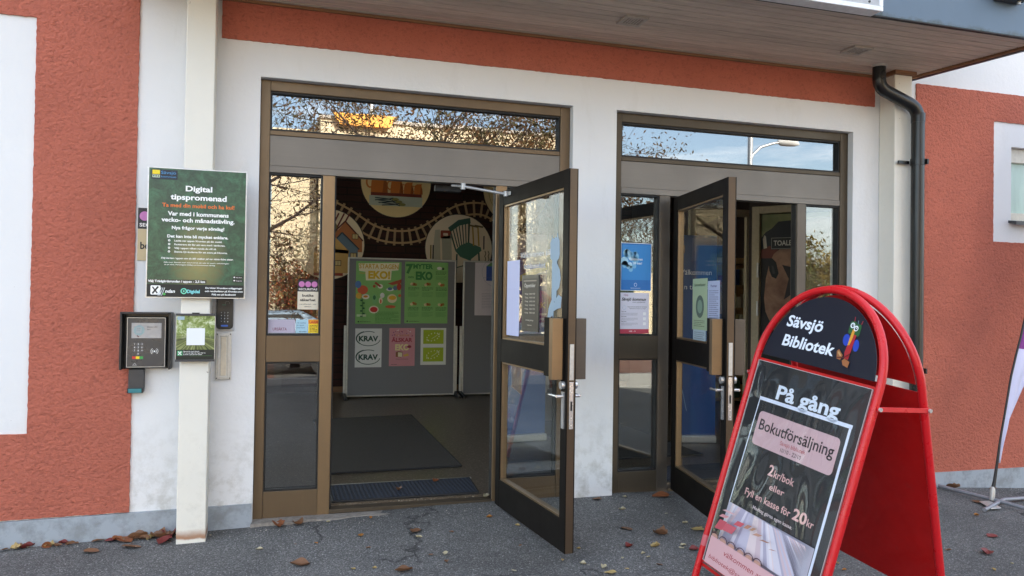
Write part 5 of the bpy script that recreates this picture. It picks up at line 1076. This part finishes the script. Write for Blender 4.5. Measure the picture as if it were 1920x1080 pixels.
def tree(x, y, h, label, c1, c2, nleaf, seed, spread=.55, trunk=.14, lsize=.10, first=.3, dens=1):
    r = random.Random(seed); T = thing('autumn_tree', label, 'tree', (x, y, gz(x, y)), 'autumn trees along the street'); tips = []; q = MB()
    def br(p, d, L_, rad, lev):
        pts = [p]; n = 4
        for i in range(n):
            d = (d+V((r.uniform(-.22, .22), r.uniform(-.22, .22), r.uniform(-.06, .16)))).normalized(); p = p+d*(L_/n); pts.append(p)
        q.tube(pts, [rad*(1-.6*i/n) for i in range(n+1)], bark, 6 if lev < 2 else 4, False)
        if lev >= 2: tips.extend(pts[1:])
        if lev < 4:
            for i in range(1, n+1):
                for k in range(2 if lev else 3):
                    if i == n or r.random() < .75*dens:
                        a = r.uniform(0, 2*pi); o = d.orthogonal().normalized(); o.rotate(Matrix.Rotation(a, 3, d)); nd = (d*(1-spread)+o*spread*1.3+V((0, 0, .1))).normalized()
                        if lev < 3 or r.random() < .5: br(pts[i], nd, L_*r.uniform(.5, .72), rad*.5*(1-.1*i), lev+1)
    br(V((0, 0, -.1)), V((0, 0, 1)), h*.42, trunk, 0); q.build('trunk', T)
    f = MB(); m1_, m2_ = leafmat_('leaf_tone', c1), leafmat_('leaf_tone', c2)
    for i in range(nleaf):
        p = tips[int(len(tips)*min(.999, abs(r.gauss(0, .42))%1))]+V((r.gauss(0, .13), r.gauss(0, .13), r.gauss(0, .07))); s = lsize*r.uniform(.5, 1.2)
        a = V((r.uniform(-1, 1), r.uniform(-1, 1), r.uniform(-1, 1))).normalized(); b_ = a.orthogonal().normalized(); f.add([p, p+a*s+b_*s*.35, p+a*s*2, p+a*s-b_*s*.35], [(0, 1, 2, 3)], m1_ if r.random() < .5 else m2_)
    f.build('crown', T)
tree(3.95, -12, 10.5, 'tall thin branched tree with few brown leaves opposite the left doorway', (.13, .06, .02), (.10, .08, .03), 26000, 3, lsize=.055)
tree(-1.0, -12.5, 9.5, 'sparse bare limbed tree mirrored in the left transom', (.14, .05, .02), (.12, .07, .03), 1500, 5, lsize=.045, dens=.8)
tree(.5, -14.5, 4.6, 'low dense rust red tree mirrored in the left side pane', (.42, .10, .04), (.34, .22, .06), 12000, 8, lsize=.05)
tree(6.3, -13.5, 10, 'tall bare limbed tree mirrored in the left door glass', (.12, .06, .02), (.12, .08, .03), 22000, 12, lsize=.055)
for i, (x, y, h, c) in enumerate(((21, -24, 7, (.08, .10, .02)), (25.5, -26, 7.5, (.22, .16, .03)), (30, -24, 6.5, (.10, .09, .02)), (-8, -20, 6, (.25, .12, .03)), (17, -30, 7, (.16, .12, .03)))):
    tree(x, y, h, ('bushy olive green tree far right across the street', 'yellowing bushy tree far right across the street', 'brown green tree at the far end of the street', 'orange tree far left across the street', 'tall yellow brown tree beside the cream building')[i], c, tuple(k*.6 for k in c), 9000, 30+i, lsize=.13)
# street lamp
T = thing('street_lamp', 'grey street lamp with a curved arm mirrored in the right transom', 'street lamp', (9.58, -9, gz(9.58, -9))); z0 = gz(9.58, -9); gs = simple('galvanised_steel', (.40, .41, .42), .4, .7)
MB().tube([(0, 0, 0), (0, 0, 4.3-z0), (0, 0, 7.2-z0)], [.075, .055, .05], gs, 12).build('pole', T)
MB().tube([(0, 0, 4.3-z0), (.06, 0, 4.55-z0), (.25, 0, 4.72-z0), (.62, 0, 4.84-z0), (.8, 0, 4.87-z0)], .03, gs, 10).build('arm', T)
q = MB(); q.tube([(.70, 0, 4.86-z0), (.78, 0, 4.88-z0), (.95, 0, 4.90-z0), (1.12, 0, 4.88-z0), (1.22, 0, 4.85-z0)], [.04, .09, .11, .085, .02], simple('lamp_head_grey', (.55, .55, .54), .4), 14); q.build('lamp_head', T)
# parked car
T = thing('parked_car', 'silver blue hatchback parked across the street facing left', 'car', (-.2, -13.2, gz(0, -13))); cp = simple('silver_blue_paint', (.28, .36, .44), .22, .5)
prof = [(-2.05, .35), (-2.1, .62), (-1.95, .88), (-1.2, 1.0), (-.55, 1.42), (.75, 1.46), (1.5, 1.05), (1.98, .95), (2.05, .6), (2.0, .32)]
secs = [(-.86, .86), (-.80, .98), (.80, .98), (.86, .86)]; q = MB(); K = len(prof)
for sgn, sc_ in ((-.86, .93), (-.78, 1), (.78, 1), (.86, .93)): q.v += [(x*(.985 if abs(sgn) > .8 else 1), sgn*(1-.16*max(0, z-.95)/.5), .32+(z-.32)*sc_) for x, z in prof]
for s in range(3): q.f += [(s*K+i, s*K+i+1, (s+1)*K+i+1, (s+1)*K+i) for i in range(K-1)]
q.f += [tuple(range(K)), tuple(range(3*K, 4*K))[::-1], tuple([0, K, 2*K, 3*K, 4*K-1, 3*K-1, 2*K-1, K-1])]; q.m = [0]*len(q.f); q.sm = [False]*len(q.f); q.mats = [cp]; q.build('body', T, .03)
for sg in (-1, 1): q = MB(); q.add([(-1.0, sg*.79, 1.02), (-.5, sg*.74, 1.34), (.68, sg*.735, 1.37), (1.2, sg*.79, 1.04)], [(0, 1, 2, 3)], M['blacktrim']); q.build('side_window', T)
for x in (-1.3, 1.3):
    for sg in (-1, 1): w_ = MB().cyl((x, sg*.72, .31), (x, sg*.88, .31), .31, M['rubber'], 24).build('wheel', T, .02); MB().cyl((x, sg*.875, .31), (x, sg*.895, .31), .19, M['steel'], 16).build('rim', w_)
q = MB(); q.box((-30, -10.9, -.9), (40, -10.7, gz(0, -10)+.12), simple('kerb_stone', (.3, .29, .28), .8)); tag(q.build('kerb'), kind='structure')
q = MB(); q.box((-30, -18.6, -1), (40, -10.9, gz(0, -10)+.0), simple('red_paving', (.16, .07, .05), .85)); tag(q.build('far_pavement'), kind='structure')
